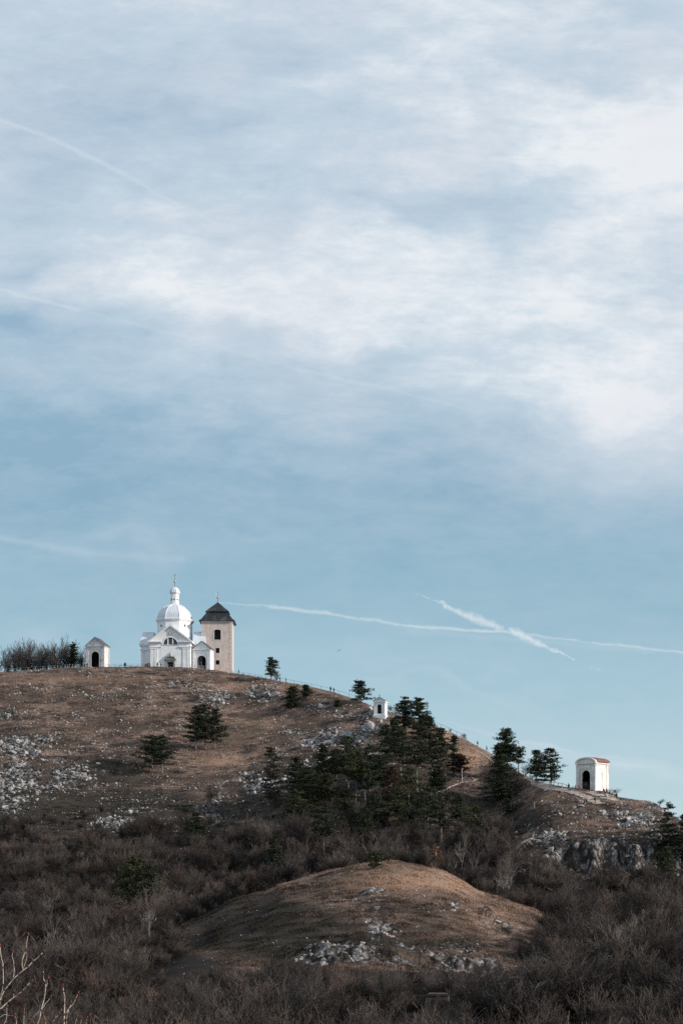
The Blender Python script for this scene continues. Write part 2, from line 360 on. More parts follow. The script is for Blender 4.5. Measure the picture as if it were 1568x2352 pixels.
def hill_mat():
    m, nt, b = new_mat('dry_grass_and_limestone')
    p = geopos(nt)
    n3 = nz(nt, p, 1.6, 5, .7)
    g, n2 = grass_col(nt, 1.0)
    rk = attr(nt, 'rock'); wd = attr(nt, 'wood')
    v = nt.nodes.new('ShaderNodeTexVoronoi'); v.feature = 'F1'; v.inputs['Scale'].default_value = .9
    nt.links.new(geopos(nt, (1, 1, .7)), v.inputs['Vector'])
    vd = v.outputs['Distance']
    stone = mixc(nt, maprange(nt, nz(nt, p, 1.9, 6, .7), .38, .62), (.09, .085, .09), (.52, .49, .47))
    stone = mixc(nt, maprange(nt, vd, .42, .7), stone, (.03, .027, .026))
    stone = mixc(nt, mth(nt, 'MULTIPLY', maprange(nt, nz(nt, geopos(nt, (1, 1, .35)), .5, 5, .7), .48, .62), .75), stone, (.045, .04, .036))
    mask = maprange(nt, mth(nt, 'ADD', mth(nt, 'MULTIPLY', rk, .62), mth(nt, 'MULTIPLY', nz(nt, p, .8, 6, .7), .9)), .70, .80)
    c = mixc(nt, mth(nt, 'MULTIPLY', mask, .85), g, stone)
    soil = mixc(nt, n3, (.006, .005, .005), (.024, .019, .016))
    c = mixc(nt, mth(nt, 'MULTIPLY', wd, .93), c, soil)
    nt.links.new(c, b.inputs['Base Color'])
    h = mth(nt, 'ADD', n2, mth(nt, 'MULTIPLY', mth(nt, 'MULTIPLY', mask, vd), -1.2))
    bump(nt, b, mth(nt, 'ADD', h, mth(nt, 'MULTIPLY', n3, .5)), 1.2, 1.0)
    return m
me.materials.append(hill_mat())
hill = bpy.data.objects.new('hill_terrain', me); COL.objects.link(hill); tag(hill, 'brown grassy limestone hill rising to a crest', kind='structure')

# ------------------------------------------------------------------ stones
def rock_proto(seed, sub):
    """an angular limestone block: the hull of a few random points, a smaller block leaning on it"""
    rs = random.Random(seed); bm = bmesh.new()
    for j in range(2 if sub > 2 else 1):
        sx, sy, sz_ = rs.uniform(.4, .62), rs.uniform(.3, .5), rs.uniform(.28, .55)
        off = Vector((rs.uniform(-.3, .3), rs.uniform(-.2, .2), -.1)) * j; k = .6 if j else 1
        vs = [bm.verts.new(off + Vector((rs.uniform(-1, 1) * sx, rs.uniform(-1, 1) * sy, rs.uniform(-.9, 1) * sz_)) * k) for _ in range(13 if sub > 2 else 8)]
        r_ = bmesh.ops.convex_hull(bm, input=vs)
        bad = [v for v in vs if v.is_valid and not v.link_faces]
        bmesh.ops.delete(bm, geom=bad, context='VERTS')
    bmesh.ops.triangulate(bm, faces=bm.faces[:])
    m = bpy.data.meshes.new('boulder'); bm.to_mesh(m); bm.free(); return m
def stone_mat():
    m, nt, b = new_mat('limestone')
    p = geopos(nt)
    n = nz(nt, p, 2.4, 6, .7)
    c = mixc(nt, maprange(nt, n, .38, .64), (.13, .12, .125), (.52, .495, .475))
    c = mixc(nt, maprange(nt, nz(nt, p, .25, 3), .42, .58), (.30, .28, .275), c, 'MIX')
    c = mixc(nt, maprange(nt, nz(nt, p, .7, 3), .45, .7), c, (.38, .35, .33))
    nt.links.new(c, b.inputs['Base Color']); bump(nt, b, n, .15)
    return m
M['limestone'] = stone_mat()
cand = []
tries = 560000
rpx = np.random.uniform(-250, 1850, tries); rY = np.concatenate([np.random.uniform(320, 622, tries - 80000), np.random.uniform(204, 262, 80000)])
rY = np.where(rY > crest_Y(rpx) - .5, 0, rY)
ok = rY > 200; rpx, rY = rpx[ok], rY[ok]
rz = ground_v(rpx, rY); rpy = HY - F0 * rz / rY
rd = rock_f(rpx, rY, rpy); rb_ = breakup(rpx, rY); rd = rd * np.clip(.9 + 1.3 * rb_, .25, 1.2)
wd = wood_f(rpx, rY, rpy)
clus = np.array([noise.noise((x / 5.0, y / 5.0, 3.1)) + .6 * noise.noise((x / 1.9, y / 1.9, 7.7)) for x, y in zip((rpx - CX) / F0 * rY, rY)])
dens = np.clip(rd * (0.25 + 1.5 * np.clip(clus + .1, 0, 1)), 0, 1) * .50 + (.20 * np.clip(clus + .08, 0, 1) + .42 * np.clip(rb_ - .24, 0, 1)) * np.where(rpy < 1830, 1, .4)
dens = np.where((rY < 262), dens * 1.0, dens) * (1 - .8 * (wd > .6) * (rd < .5))
dens = np.where((rpy > 1925) & (rpx > 1240) & (rY > 300), dens * .25, dens)
keep = np.random.rand(len(rpx)) < dens
rpx, rY, rz, rd = rpx[keep], rY[keep], rz[keep], rd[keep]
sz = .26 + 1.1 * np.random.rand(len(rpx))**4.5 * (0.4 + 1.0 * rd)
sz = np.where(rY < 262, sz * .5, np.where((rY > 480), sz * 1.25, sz))
order = np.argsort(-(sz / rY))
inview = [k for k in order if -10 < rpx[k] < 1578][:290]
big = set(inview)
protos = [rock_proto(s, 3) for s in range(14)]
for p in protos: p.materials.append(M['limestone'])
def rock_region(px, Y, py):
    if Y < 265: return 'rough grey white boulder set in the dry grass of the low front knoll', 'boulders on the front knoll'
    if px > 1180: return 'pale limestone boulder on the rocky spur below the red roofed chapel', 'boulders on the right spur'
    if px > 640: return 'pale limestone boulder on the slope below the small wayside shrine', 'boulders below the shrine'
    if py < 1650: return 'pale limestone boulder in the dry grass just below the hilltop church', 'boulders below the church'
    return 'weathered limestone boulder of the outcrops on the left lower slope', 'boulders of the left outcrops'
for k in inview:
    o = bpy.data.objects.new('boulder', random.choice(protos)); COL.objects.link(o)
    s = float(sz[k]) * 1.15; o.location = ((rpx[k] - CX) / F0 * rY[k], rY[k], rz[k] + s * .12)
    o.scale = (s * random.uniform(.8, 1.2), s, s * random.uniform(.8, 1.25)); o.rotation_euler = (random.uniform(-.4, .4), random.uniform(-.4, .4), random.uniform(0, 6.28))
    lb, gr = rock_region(rpx[k], rY[k], HY - F0 * rz[k] / rY[k]); tag(o, lb, 'boulder', gr)
def merge_copies(name, meshes, pos, scl, rot, mat, smooth=False):
    data = []
    for m in meshes:
        v = np.empty(len(m.vertices) * 3); m.vertices.foreach_get('co', v)
        f = np.array([p.vertices[:] for p in m.polygons]); data.append((v.reshape(-1, 3), f))
    V = []; Fc = []; n = 0
    for (x, y, z), s, r in zip(pos, scl, rot):
        v, f = data[random.randrange(len(data))]
        c, q = math.cos(r), math.sin(r)
        w = v * s; w = np.stack([w[:, 0] * c - w[:, 1] * q + x, w[:, 0] * q + w[:, 1] * c + y, w[:, 2] + z], 1)
        V.append(w); Fc.append(f + n); n += len(v)
    V = np.concatenate(V); Fc = np.concatenate(Fc)
    m = bpy.data.meshes.new(name); m.from_pydata(V.tolist(), [], Fc.tolist()); m.materials.append(mat)
    o = bpy.data.objects.new(name, m); COL.objects.link(o); return o
rest = [k for k in range(len(rpx)) if k not in big]
print('stones', len(rpx))
small = [rock_proto(s + 30, 2) for s in range(14)]
o = merge_copies('loose_stones', small, [((rpx[k] - CX) / F0 * rY[k], rY[k], rz[k] + sz[k] * .1) for k in rest], [sz[k] for k in rest], [random.uniform(0, 6.28) for _ in rest], M['limestone'])
tag(o, 'small pale limestone rubble strewn over the dry grass slopes', 'stones', kind='stuff')

# ------------------------------------------------------------------ grass tufts
def tufts(spots):
    n = 520000
    px = np.random.uniform(-150, 1720, n); Y = np.concatenate([np.random.uniform(330, 622, n - 170000), np.random.uniform(204, 264, 170000)])
    Y = np.where(Y > crest_Y(px) + .5, 0, Y); ok = Y > 200; px, Y = px[ok], Y[ok]
    z = ground_v(px, Y); py = HY - F0 * z / Y
    w = wood_f(px, Y, py); r = rock_f(px, Y, py)
    x = (px - CX) / F0 * Y
    cl = np.array([noise.noise((a / 3.0, b / 1.6, 1.1)) for a, b in zip(x, Y)])
    k = (w < .5 + .3 * np.random.rand(len(w))) & (np.random.rand(len(w)) > r * .85) & (cl + np.where(Y < 265, .25, .10) > np.random.rand(len(w)) * .6 - .15)
    for (a_, b_) in spots: k &= ~((np.abs(x - a_) < 1.3) & (Y > b_ - 6) & (Y < b_ + .6))      # ground trodden bare where people stand
    px, Y, z, x = px[k], Y[k], z[k], x[k]
    n = len(px); sc = np.where(Y < 265, .19, .27) * np.clip(.75 + 1.6 * cl[k], .35, 1.7) * (.45 + .55 * sstep(3, 22, crest_Y(px) - Y))
    V = []; nb = 5
    for b in range(nb):
        a = np.random.uniform(0, 2 * PI, n); h = sc * np.random.uniform(.5, 1.2, n); wv = sc * np.random.uniform(.12, .28, n)
        lx, ly = np.random.uniform(-.4, .4, n) * h, np.random.uniform(-.7, .2, n) * h
        dx, dy = np.cos(a) * wv, np.sin(a) * wv
        ox, oy = np.random.uniform(-.2, .2, n), np.random.uniform(-.2, .2, n)
        V.append(np.stack([np.stack([x + ox - dx, Y + oy - dy, z - .06], 1), np.stack([x + ox + dx, Y + oy + dy, z - .06], 1), np.stack([x + ox + lx, Y + oy + ly, z + h], 1)], 1))
    V = np.concatenate(V).reshape(-1, 3)
    F = np.arange(len(V)).reshape(-1, 3)
    m = bpy.data.meshes.new('dry_grass'); m.vertices.add(len(V)); m.vertices.foreach_set('co', V.reshape(-1))
    sv = np.tile(np.repeat(shade_tint_f(px, Y, HY - F0 * z / Y), 3), nb); at_ = m.attributes.new('shade_tint', 'FLOAT', 'POINT'); at_.data.foreach_set('value', sv.astype(np.float32))
    m.loops.add(len(V)); m.loops.foreach_set('vertex_index', F.reshape(-1)); m.polygons.add(len(F))
    m.polygons.foreach_set('loop_start', np.arange(0, len(V), 3)); m.update()
    mt, nt, b = new_mat('dry_grass')
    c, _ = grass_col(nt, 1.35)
    nt.links.new(c, b.inputs['Base Color']); m.materials.append(mt)
    o = bpy.data.objects.new('dry_grass', m); COL.objects.link(o)
    tag(o, 'dry brown winter grass tufts covering the open slopes', 'grass', kind='stuff')

# ------------------------------------------------------------------ bare trees and shrubs
def twig_mat(name, c1, c2):
    m, nt, b = new_mat(name)
    oi = nt.nodes.new('ShaderNodeObjectInfo')
    hr = mth(nt, 'FRACT', mth(nt, 'MULTIPLY', oi.outputs['Random'], 17.3))
    c = mixc(nt, oi.outputs['Random'], c1, c2)
    c = mixc(nt, maprange(nt, hr, .6, .95), c, mixc(nt, 1.0, c, (1.12, .92, .82), 'MULTIPLY')); c = mixc(nt, maprange(nt, hr, .35, .0), c, mixc(nt, 1.0, c, (.95, 1.05, .95), 'MULTIPLY'))
    n = nz(nt, coords(nt), 3.0, 3)
    c = mixc(nt, maprange(nt, n, .35, .7), c, (c1[0] * .4, c1[1] * .4, c1[2] * .4))
    t_ = nt.nodes.new('ShaderNodeTexCoord'); s_ = nt.nodes.new('ShaderNodeSeparateXYZ'); nt.links.new(t_.outputs['Object'], s_.inputs[0])
    c = mixc(nt, maprange(nt, s_.outputs['Z'], .25, .8), (.022, .018, .016), c)     # shade low down and lit tops painted in by height
    nt.links.new(c, b.inputs['Base Color']); return m
M['twig'] = twig_mat('bare_twigs', (.145, .118, .107), (.013, .0115, .011))
M['darktwig'] = twig_mat('skyline_twigs', (.125, .108, .105), (.08, .07, .068))
def sap_mat():
    m, nt, b = new_mat('sapling_bark')
    t_ = nt.nodes.new('ShaderNodeTexCoord'); s_ = nt.nodes.new('ShaderNodeSeparateXYZ'); nt.links.new(t_.outputs['Object'], s_.inputs[0])
    c = mixc(nt, maprange(nt, nz(nt, t_.outputs['Object'], 9, 3), .4, .6), (.26, .23, .215), (.08, .07, .065))
    c = mixc(nt, maprange(nt, s_.outputs['Z'], .40, .62), c, (.095, .075, .066))     # smooth pale stem, dark twigs
    nt.links.new(c, b.inputs['Base Color']); return m
M['sapbark'] = sap_mat()
M['palebark'] = mottled('pale_bark', (.46, .42, .40), (.22, .19, .18), 4.0)
def bare_mesh(seed, stems=5, spread=.5, levels=4, thick=1.0, twigs=2, trunk=False):
    rs = random.Random(seed); segs = []
    def grow(p, d, ln, r, lv):
        n = 3 if lv > 0 else 2
        for i in range(n):
            d2 = (d + Vector((rs.gauss(0, .14), rs.gauss(0, .14), rs.gauss(0, .10) + .06))).normalized()
            q = p + d2 * ln / n; r2 = r * .78
            segs.append((p, q, r, r2)); p, d, r = q, d2, r2
            if lv > 0:
                for k in range(rs.choice((1, 2)) if i < n - 1 else twigs):
                    a = rs.uniform(0, 2 * PI); t = rs.uniform(.35, .9)
                    o = d.orthogonal().normalized(); o.rotate(Matrix.Rotation(a, 3, d))
                    nd_ = (d + o * t + Vector((0, 0, .12))).normalized()
                    grow(p, nd_, ln * rs.uniform(.5, .78), r * .62, lv - 1)
    if trunk:
        grow(Vector((0, 0, -.1)), Vector((rs.gauss(0, .08), rs.gauss(0, .08), 1)), 2.3, .085 * thick, levels)
    else:
        for k in range(stems):
            a = rs.uniform(0, 2 * PI); s = rs.uniform(0, spread)
            grow(Vector((math.cos(a) * .4 * rs.random(), math.sin(a) * .4 * rs.random(), -.2)), Vector((math.cos(a) * s, math.sin(a) * s, 1)).normalized(), rs.uniform(1.5, 2.2), .045 * thick * rs.uniform(.7, 1.2), levels - 1)
    V = []; Fc = []
    for p, q, r, r2 in segs:
        d = (q - p).normalized(); u = d.orthogonal().normalized(); w = d.cross(u); n = len(V)
        for c, rr in ((p, max(r * 1.35, .015)), (q, max(r2 * 1.35, .011))):
            for i in range(3):
                a = 2 * PI * i / 3; V.append(c + (u * math.cos(a) + w * math.sin(a)) * rr)
        Fc += [(n, n + 1, n + 4, n + 3), (n + 1, n + 2, n + 5, n + 4), (n + 2, n, n + 3, n + 5)]
    zmax = max(v.z for v in V)
    V = [v / zmax for v in V]                  # unit height
    m = bpy.data.meshes.new('bare_shrub'); m.from_pydata([tuple(v) for v in V], [], Fc); return m, len(segs)
shrubs = []
for s in range(9):
    m, k = bare_mesh(100 + s, stems=6 if s % 3 else 9, spread=.45 + .1 * (s % 4), thick=.9); m.materials.append(M['twig']); shrubs.append(m); print('segs', k)
for s in range(4):
    m, k = bare_mesh(140 + s, trunk=True, twigs=2, levels=4, thick=.9); m.materials.append(M['twig']); shrubs.append(m); print('segs', k)
BUSH = []
y = 72.0
while y < 470:
    step = 1.95 + .0045 * y
    half = (1568 / 2 + 480) / F0 * y
    x = -half
    while x < half:
        X = x + random.uniform(-.5, .5) * step; Yb = y + random.uniform(-.5, .5) * step
        px = X / Yb * F0 + CX
        if Yb < float(crest_Y(px)) - 5:
            z = ground(X, Yb); py = HY - F0 * z / Yb
            w = float(wood_f(np.array([px]), np.array([Yb]), np.array([py]))[0])
            kf = float(knoll_f(np.array([px]), np.array([Yb]))[0])
            pr = w if Yb > 300 or kf > .01 else 1
            if w < .5 and Yb > 300 and py > float(np.interp(px, WX, WY)) - 75 and kf < .01 and float(rock_f(np.array([px]), np.array([Yb]), np.array([py]))[0]) < .5: pr = .22 + .35 * (noise.noise((X / 9, Yb / 9, 4)) > .05)
            if w < .3 and Yb > 300 and noise.noise((X / 8, Yb / 8, 21)) > .0 and random.random() < .09: pr = 1
            if w < .1 and 262 > Yb > 204: pr = .004
            if random.random() < pr:
                nn_ = noise.noise((X / 13, Yb / 13, 2)); h = (4.0 + 4.5 * nn_ + random.uniform(-1.5, 2.2)) * (1.0 if w > .6 else .42 if py > float(np.interp(px, WX, WY)) - 75 else .24)
                if noise.noise((X / 6, Yb / 6, 12)) < -.2 and random.random() < .85: h *= .35
                if 165 < Yb < 215 and 330 < px < 1260: h = min(h, max(1.2, (216 - Yb) * .11 + random.uniform(0, 1.3)))
                if 195 < Yb < 214 and 560 < px < 1230: h = min(h * .55, 2.0) if random.random() < .22 else 0
                elif 262 < Yb < 300 and 420 < px < 1260: h = min(h, 4.5)
                elif Yb > 360 and px > 1200: h *= .62
                if Yb < 110: h *= .8
                if h > (1.7 if Yb < 262 and kf > 0 or 195 < Yb < 216 else .7): BUSH.append((X, Yb, z, h, px, py))
        x += step
    y += step * .86
print('bushes', len(BUSH))
def vis_top(b): return HY - F0 * (b[2] + b[3]) / b[1]
cands = [k for k, b in enumerate(BUSH) if -10 < b[4] < 1578 and vis_top(b) < 2340]
cands.sort(key=lambda k: -(BUSH[k][3] / BUSH[k][1]))
indiv = cands[:285]
iset = set(indiv)
def bush_region(px, Y):
    if Y < 150: return 'bare leafless shrub of the dark thicket along the bottom edge of the photo', 'bare shrubs along the bottom edge'
    if Y < 205: return 'bare leafless shrub in the thicket below the grassy front knoll', 'bare shrubs below the knoll'
    return 'bare leafless shrub in the thicket on the lower hill slope', 'bare shrubs on the lower slope'
first = []
for k in indiv:
    X, Yb, z, h, px, py = BUSH[k]
    mi = random.randrange(len(shrubs))
    o = bpy.data.objects.new('bare_shrub', shrubs[mi]); COL.objects.link(o)
    wv = random.uniform(.85, 1.25) * (1 if mi < 9 else .9)
    o.location = (X, Yb, z - .1); o.scale = (h * wv, h * wv, h); o.rotation_euler = (random.uniform(-.1, .1), random.uniform(-.1, .1), random.uniform(0, 6.28))
    lb, gr = bush_region(px, Yb); tag(o, lb, 'shrub', gr)
    if all(f.data is not shrubs[mi] for f in first): first.append(o)
rest = [b for k, b in enumerate(BUSH) if k not in iset]
pm = bpy.data.meshes.new('thicket'); pm.from_pydata([(b[0], b[1], b[2] - .1) for b in rest], [], [])
a = pm.attributes.new('rotz', 'FLOAT', 'POINT'); a.data.foreach_set('value', np.random.uniform(0, 6.28, len(rest)).astype(np.float32))
a = pm.attributes.new('hgt', 'FLOAT', 'POINT'); a.data.foreach_set('value', np.array([b[3] for b in rest], dtype=np.float32))
a = pm.attributes.new('pick', 'INT', 'POINT'); a.data.foreach_set('value', np.random.randint(0, len(first), len(rest)).astype(np.int32))
th = bpy.data.objects.new('shrub_thicket', pm); COL.objects.link(th); tag(th, 'dense dark thicket of bare shrubs and saplings over the lower slopes', 'thicket', kind='stuff')
ng = bpy.data.node_groups.new('thicket_nodes', 'GeometryNodeTree')
ng.interface.new_socket('Geometry', in_out='INPUT', socket_type='NodeSocketGeometry'); ng.interface.new_socket('Geometry', in_out='OUTPUT', socket_type='NodeSocketGeometry')
gi = ng.nodes.new('NodeGroupInput'); go = ng.nodes.new('NodeGroupOutput'); iop = ng.nodes.new('GeometryNodeInstanceOnPoints'); jn = ng.nodes.new('GeometryNodeJoinGeometry')
for f in first:
    oi = ng.nodes.new('GeometryNodeObjectInfo'); oi.inputs[0].default_value = f; oi.inputs['As Instance'].default_value = True; oi.transform_space = 'ORIGINAL'
    ng.links.new(oi.outputs['Geometry'], jn.inputs[0])
def named(nm, t):
    n = ng.nodes.new('GeometryNodeInputNamedAttribute'); n.data_type = t; n.inputs[0].default_value = nm; return n.outputs['Attribute']
cb = ng.nodes.new('ShaderNodeCombineXYZ'); ng.links.new(named('rotz', 'FLOAT'), cb.inputs[2])
e2r = ng.nodes.new('FunctionNodeEulerToRotation'); ng.links.new(cb.outputs[0], e2r.inputs[0])
cs = ng.nodes.new('ShaderNodeCombineXYZ'); hh = named('hgt', 'FLOAT')
for i in range(3): ng.links.new(hh, cs.inputs[i])
ng.links.new(gi.outputs[0], iop.inputs['Points']); ng.links.new(jn.outputs[0], iop.inputs['Instance']); iop.inputs['Pick Instance'].default_value = True
ng.links.new(named('pick', 'INT'), iop.inputs['Instance Index']); ng.links.new(e2r.outputs[0], iop.inputs['Rotation']); ng.links.new(cs.outputs[0], iop.inputs['Scale'])
ng.links.new(iop.outputs[0], go.inputs[0])
md = th.modifiers.new('scatter', 'NODES'); md.node_group = ng

# skyline bare trees, left of the left chapel
def bare_tree(px, Y, top, seed, label, group='bare trees on the left skyline', cat='tree', wide=1.0, mat='darktwig', name='bare_tree', thick=1.15, levels=4):
    p = at(px, Y); h = (z_of(top, Y) - p.z) * 1.06
    m, k = bare_mesh(seed, stems=4, spread=.42, levels=levels, thick=thick, twigs=2)
    m.name = name; m.materials.append(M[mat])
    o = bpy.data.objects.new(name, m); COL.objects.link(o); o.location = p; o.scale = (h * wide, h * wide, h)
    return tag(o, label, cat, group)
k = 0
for px, top, dy, w in ((-30, 1484, 20, 1.), (-8, 1478, 16, .9), (12, 1484, 24, .9), (28, 1476, 14, .8), (44, 1467, 22, .9), (60, 1470, 18, .8), (76, 1466, 26, .9), (92, 1480, 16, .8),
                       (104, 1484, 24, .8), (116, 1479, 15, .8), (128, 1482, 26, .8), (140, 1474, 20, .8), (153, 1460, 22, .8), (166, 1480, 28, .7), (182, 1484, 18, .7), (192, 1490, 26, .6), (20, 1500, 12, .9), (85, 1500, 12, .9), (120, 1502, 11, .8), (55, 1502, 12, .9)):
    k += 1
    bare_tree(px, 620 + dy, top, 300 + k, 'bare leafless tree standing against the sky in the row left of the gabled chapel', wide=w)
bare_tree(634, 606, 1543, 341, 'small bare bush at the foot of the lone skyline pine', None, 'bush', 1.3, levels=4)
bare_tree(896, 546, 1618, 342, 'bare bush against the sky just right of the wayside shrine', None, 'bush', 1.2, levels=4)
bare_tree(1034, 536, 1672, 343, 'thin bare bush on the skyline above the steep grassy flank', None, 'bush', 1.0, levels=4)
bare_tree(1066, 533, 1684, 344, 'dark round bush beside the walker in pale clothes', None, 'bush', 1.5, levels=4)
bare_tree(1206, 468, 1752, 345, 'bare bush between the two skyline pine clumps', None, 'bush', 1.6, levels=4)
bare_tree(1346, 427, 1795, 346, 'bare shrub growing against the open arch of the red roofed chapel', None, 'bush', 1.1, levels=4)
bare_tree(1410, 430, 1810, 347, 'bare spreading bush right of the red roofed chapel', None, 'bush', 2.4, levels=4)
bare_tree(1512, 414, 1832, 348, 'low bare bush on the right skyline', None, 'bush', 1.8, levels=4)
bare_tree(1225, 455, 1778, 349, 'bare bush under the wide skyline pines', None, 'bush', 2.0, levels=4)
# taller bare trees standing out of the thicket
for i, (px, base, top, lb) in enumerate(((690, 2010, 1872, 'tall pale bare tree above the left shoulder of the knoll'), (470, 1925, 1860, 'grey bare tree among the mid slope rocks'),
        (487, 1850, 1795, 'slim bare tree on the mid slope'), (985, 1990, 1900, 'grey bare tree behind the knoll top'), (900, 1990, 1905, 'grey bare tree behind the small knoll pine'), (790, 1990, 1890, 'dark bare tree behind the left of the knoll'),
        (1320, 2025, 1945, 'bare tree growing in front of the cliff face'), (1510, 2080, 1990, 'bare tree at the right edge below the cliff'), (1385, 2040, 1950, 'bare sapling in the cliff crack'))):
    p = hit(px, base, 300)
    bare_tree(px, p.y, top, 380 + i, lb, None, 'tree', .9, 'twig', thick=1.3)

# ------------------------------------------------------------------ pines
def needle_mat(name, c1, c2):
    m, nt, b = new_mat(name)
    c = mixc(nt, maprange(nt, nz(nt, geopos(nt), .9, 3), .38, .62), c1, c2)
    c = mixc(nt, maprange(nt, nz(nt, geopos(nt), 5, 2), .4, .6), c, (c1[0] * .5, c1[1] * .5, c1[2] * .5))
    nt.links.new(c, b.inputs['Base Color']); return m
M['needle'] = needle_mat('pine_needles', (.020, .029, .017), (.050, .060, .030))
M['needle_g'] = needle_mat('yellow_green_needles', (.030, .038, .017), (.085, .088, .034))
M['needle_r'] = needle_mat('rusty_needles', (.035, .022, .016), (.085, .038, .026))
M['oakleaf'] = needle_mat('dry_oak_leaves', (.16, .075, .045), (.34, .17, .10))
M['ivy'] = needle_mat('ivy_leaves', (.03, .05, .02), (.07, .10, .035))
M['pinebark'] = mottled('pine_bark', (.17, .135, .12), (.075, .06, .055), 1.2, stretch=(1, 1, .3))
M['greybark'] = mottled('pale_pine_bark', (.27, .235, .22), (.075, .062, .058), 1.1, stretch=(1, 1, .5), lo=.4, hi=.6)
def leaf_cloud(mb_v, mb_f, c, rx, ry, rz, n, size, rs, flat=.5):
    for _ in range(n):
        while True:
            a, b, d = rs.uniform(-1, 1), rs.uniform(-1, 1), rs.uniform(-1, 1)
            if a * a + b * b + d * d < 1: break
        p = Vector((c.x + a * rx, c.y + b * ry, c.z + d * rz))
        u = Vector((rs.gauss(0, 1), rs.gauss(0, 1), rs.gauss(0, flat))).normalized(); w = Vector((rs.gauss(0, 1), rs.gauss(0, 1), rs.gauss(0, 1)))
        w = (w - u * w.dot(u)).normalized()
        s = size * rs.uniform(.6, 1.3); k = len(mb_v)
        mb_v += [tuple(p - w * s * .35), tuple(p + w * s * .35), tuple(p + u * s)]
        mb_f.append((k, k + 1, k + 2))
def pine(px, base, top, hw, cb, label, style='tier', mat='needle', ymin=300, Y=None, bark='pinebark', lean=0.0, group='pines scattered over the hill', seed=None):
    rs = random.Random(seed if seed is not None else int(px * 7 + base))
    if Y: p = at(px, Y)
    else: p = hit(px, base, ymin)
    Y = p.y; m1 = Y / F0                       # metres per sketch unit here
    H = z_of(top, Y) - p.z; H = max(H, (base - top) * m1 * .6)
    hb = max(z_of(cb, Y) - p.z, .02 * H)        # crown bottom height
    W = hw * m1
    root = empty('pine_tree', p, 0, label, 'pine', group)
    lx = lean * H
    def axis(z): t = z / H; return Vector((lx * t + .022 * H * math.sin(4.5 * t + px) * t, .015 * H * math.sin(4 * t + base) * t, z))
    r0 = .012 * H + .06
    tr = MB(); tr.tube([axis(H * t) - Vector((0, 0, .5 if t == 0 else 0)) for t in (0, .12, .3, .5, .7, .85, .97)], [r0 * 1.25, r0, r0 * .85, r0 * .66, r0 * .45, r0 * .25, .03], 7)
    V = []; Fc = []
    C = H - hb
    size = .24 + .00032 * Y; bias = rs.uniform(0, 6.28)
    gap = max(.8, C / 9.5) if style != 'dense' else max(.6, C / 14.0)
    z = hb
    while z < H - .15:
        t = (z - hb) / max(C, .1)
        if style == 'tier': prof = max(.22, (math.sin(PI * min(1, .30 + .68 * t))**.55) * (1.05 - .28 * t))
        elif style == 'cone': prof = min(1.0, .75 + t * 1.6) * (1 - t)**.55 * 1.18
        elif style == 'dense': prof = math.sqrt(max(0, 1 - (t * 1.15 - .22)**2)) * (1.0 - .25 * t)
        else: prof = math.sqrt(max(0.03, 1 - (2 * t - .9)**2)) * 1.05
        prof *= rs.uniform(.66, 1.15)
        nb = rs.randint(6, 8)
        a0 = rs.uniform(0, 6.28)
        hx, hy_ = math.cos(bias), math.sin(bias)
        for b in range(nb):
            a = a0 + 2 * PI * b / nb + rs.uniform(-.35, .35)
            L = W * (1.42 if (style == 'tier' and 655 < px < 1095 and base > 1690) else 1.22) * prof * rs.uniform(.55, 1.15) * (1 + .28 * math.cos(a - bias))
            if rs.random() < .10: continue
            if L < .5: L = .5
            up = rs.uniform(-.05, .30) * L * (1 if style != 'cone' else .6)
            s0 = axis(min(H * .97, z + rs.uniform(-.5, .5) * gap)); e = s0 + Vector((math.cos(a) * L, math.sin(a) * L, up)); mid = s0.lerp(e, .55) + Vector((0, 0, -.05 * L))
            tr.tube([s0, mid, e], [.05 + .008 * L, .04, .02], 3)
            npad = max(2, int(L / (.62 if style != 'dense' else .55)))
            for q in range(npad):
                tt = (q + .7) / npad
                if style == 'tier' and tt < .22: continue
                c = s0.lerp(e, tt) + Vector((rs.gauss(0, .18), rs.gauss(0, .18), .10 + rs.gauss(0, .07)))
                pr = (.46 + .40 * tt * min(L, 4) / 3)
                leaf_cloud(V, Fc, c, pr * 1.2, pr * 1.2, pr * (.42 if style != 'dense' else .6), int(13 + 12 * pr), size, rs)
        z += gap * rs.uniform(.75, 1.15)
    zz_ = hb * .55                                  # dead snags under the crown
    while zz_ < hb:
        a = rs.uniform(0, 6.28); L = W * rs.uniform(.15, .5); s0 = axis(zz_); tr.tube([s0, s0 + Vector((math.cos(a) * L, math.sin(a) * L, rs.uniform(-.1, .25) * L))], [.05, .02], 3)
        if rs.random() < .35: leaf_cloud(V, Fc, s0 + Vector((math.cos(a) * L, math.sin(a) * L, .1)), .5, .5, .25, 14, size, rs)
        zz_ += gap * rs.uniform(.4, 1.1)
    leaf_cloud(V, Fc, axis(H * .985), .3 + .02 * W, .3, .45, 26, size, rs)
    tr.build('trunk', M[bark], root, smooth=True, recalc=False)
    cm = bpy.data.meshes.new('crown'); cm.from_pydata(V, [], Fc); cm.materials.append(M[mat])
    o = bpy.data.objects.new('crown', cm); COL.objects.link(o); o.parent = root
    return root
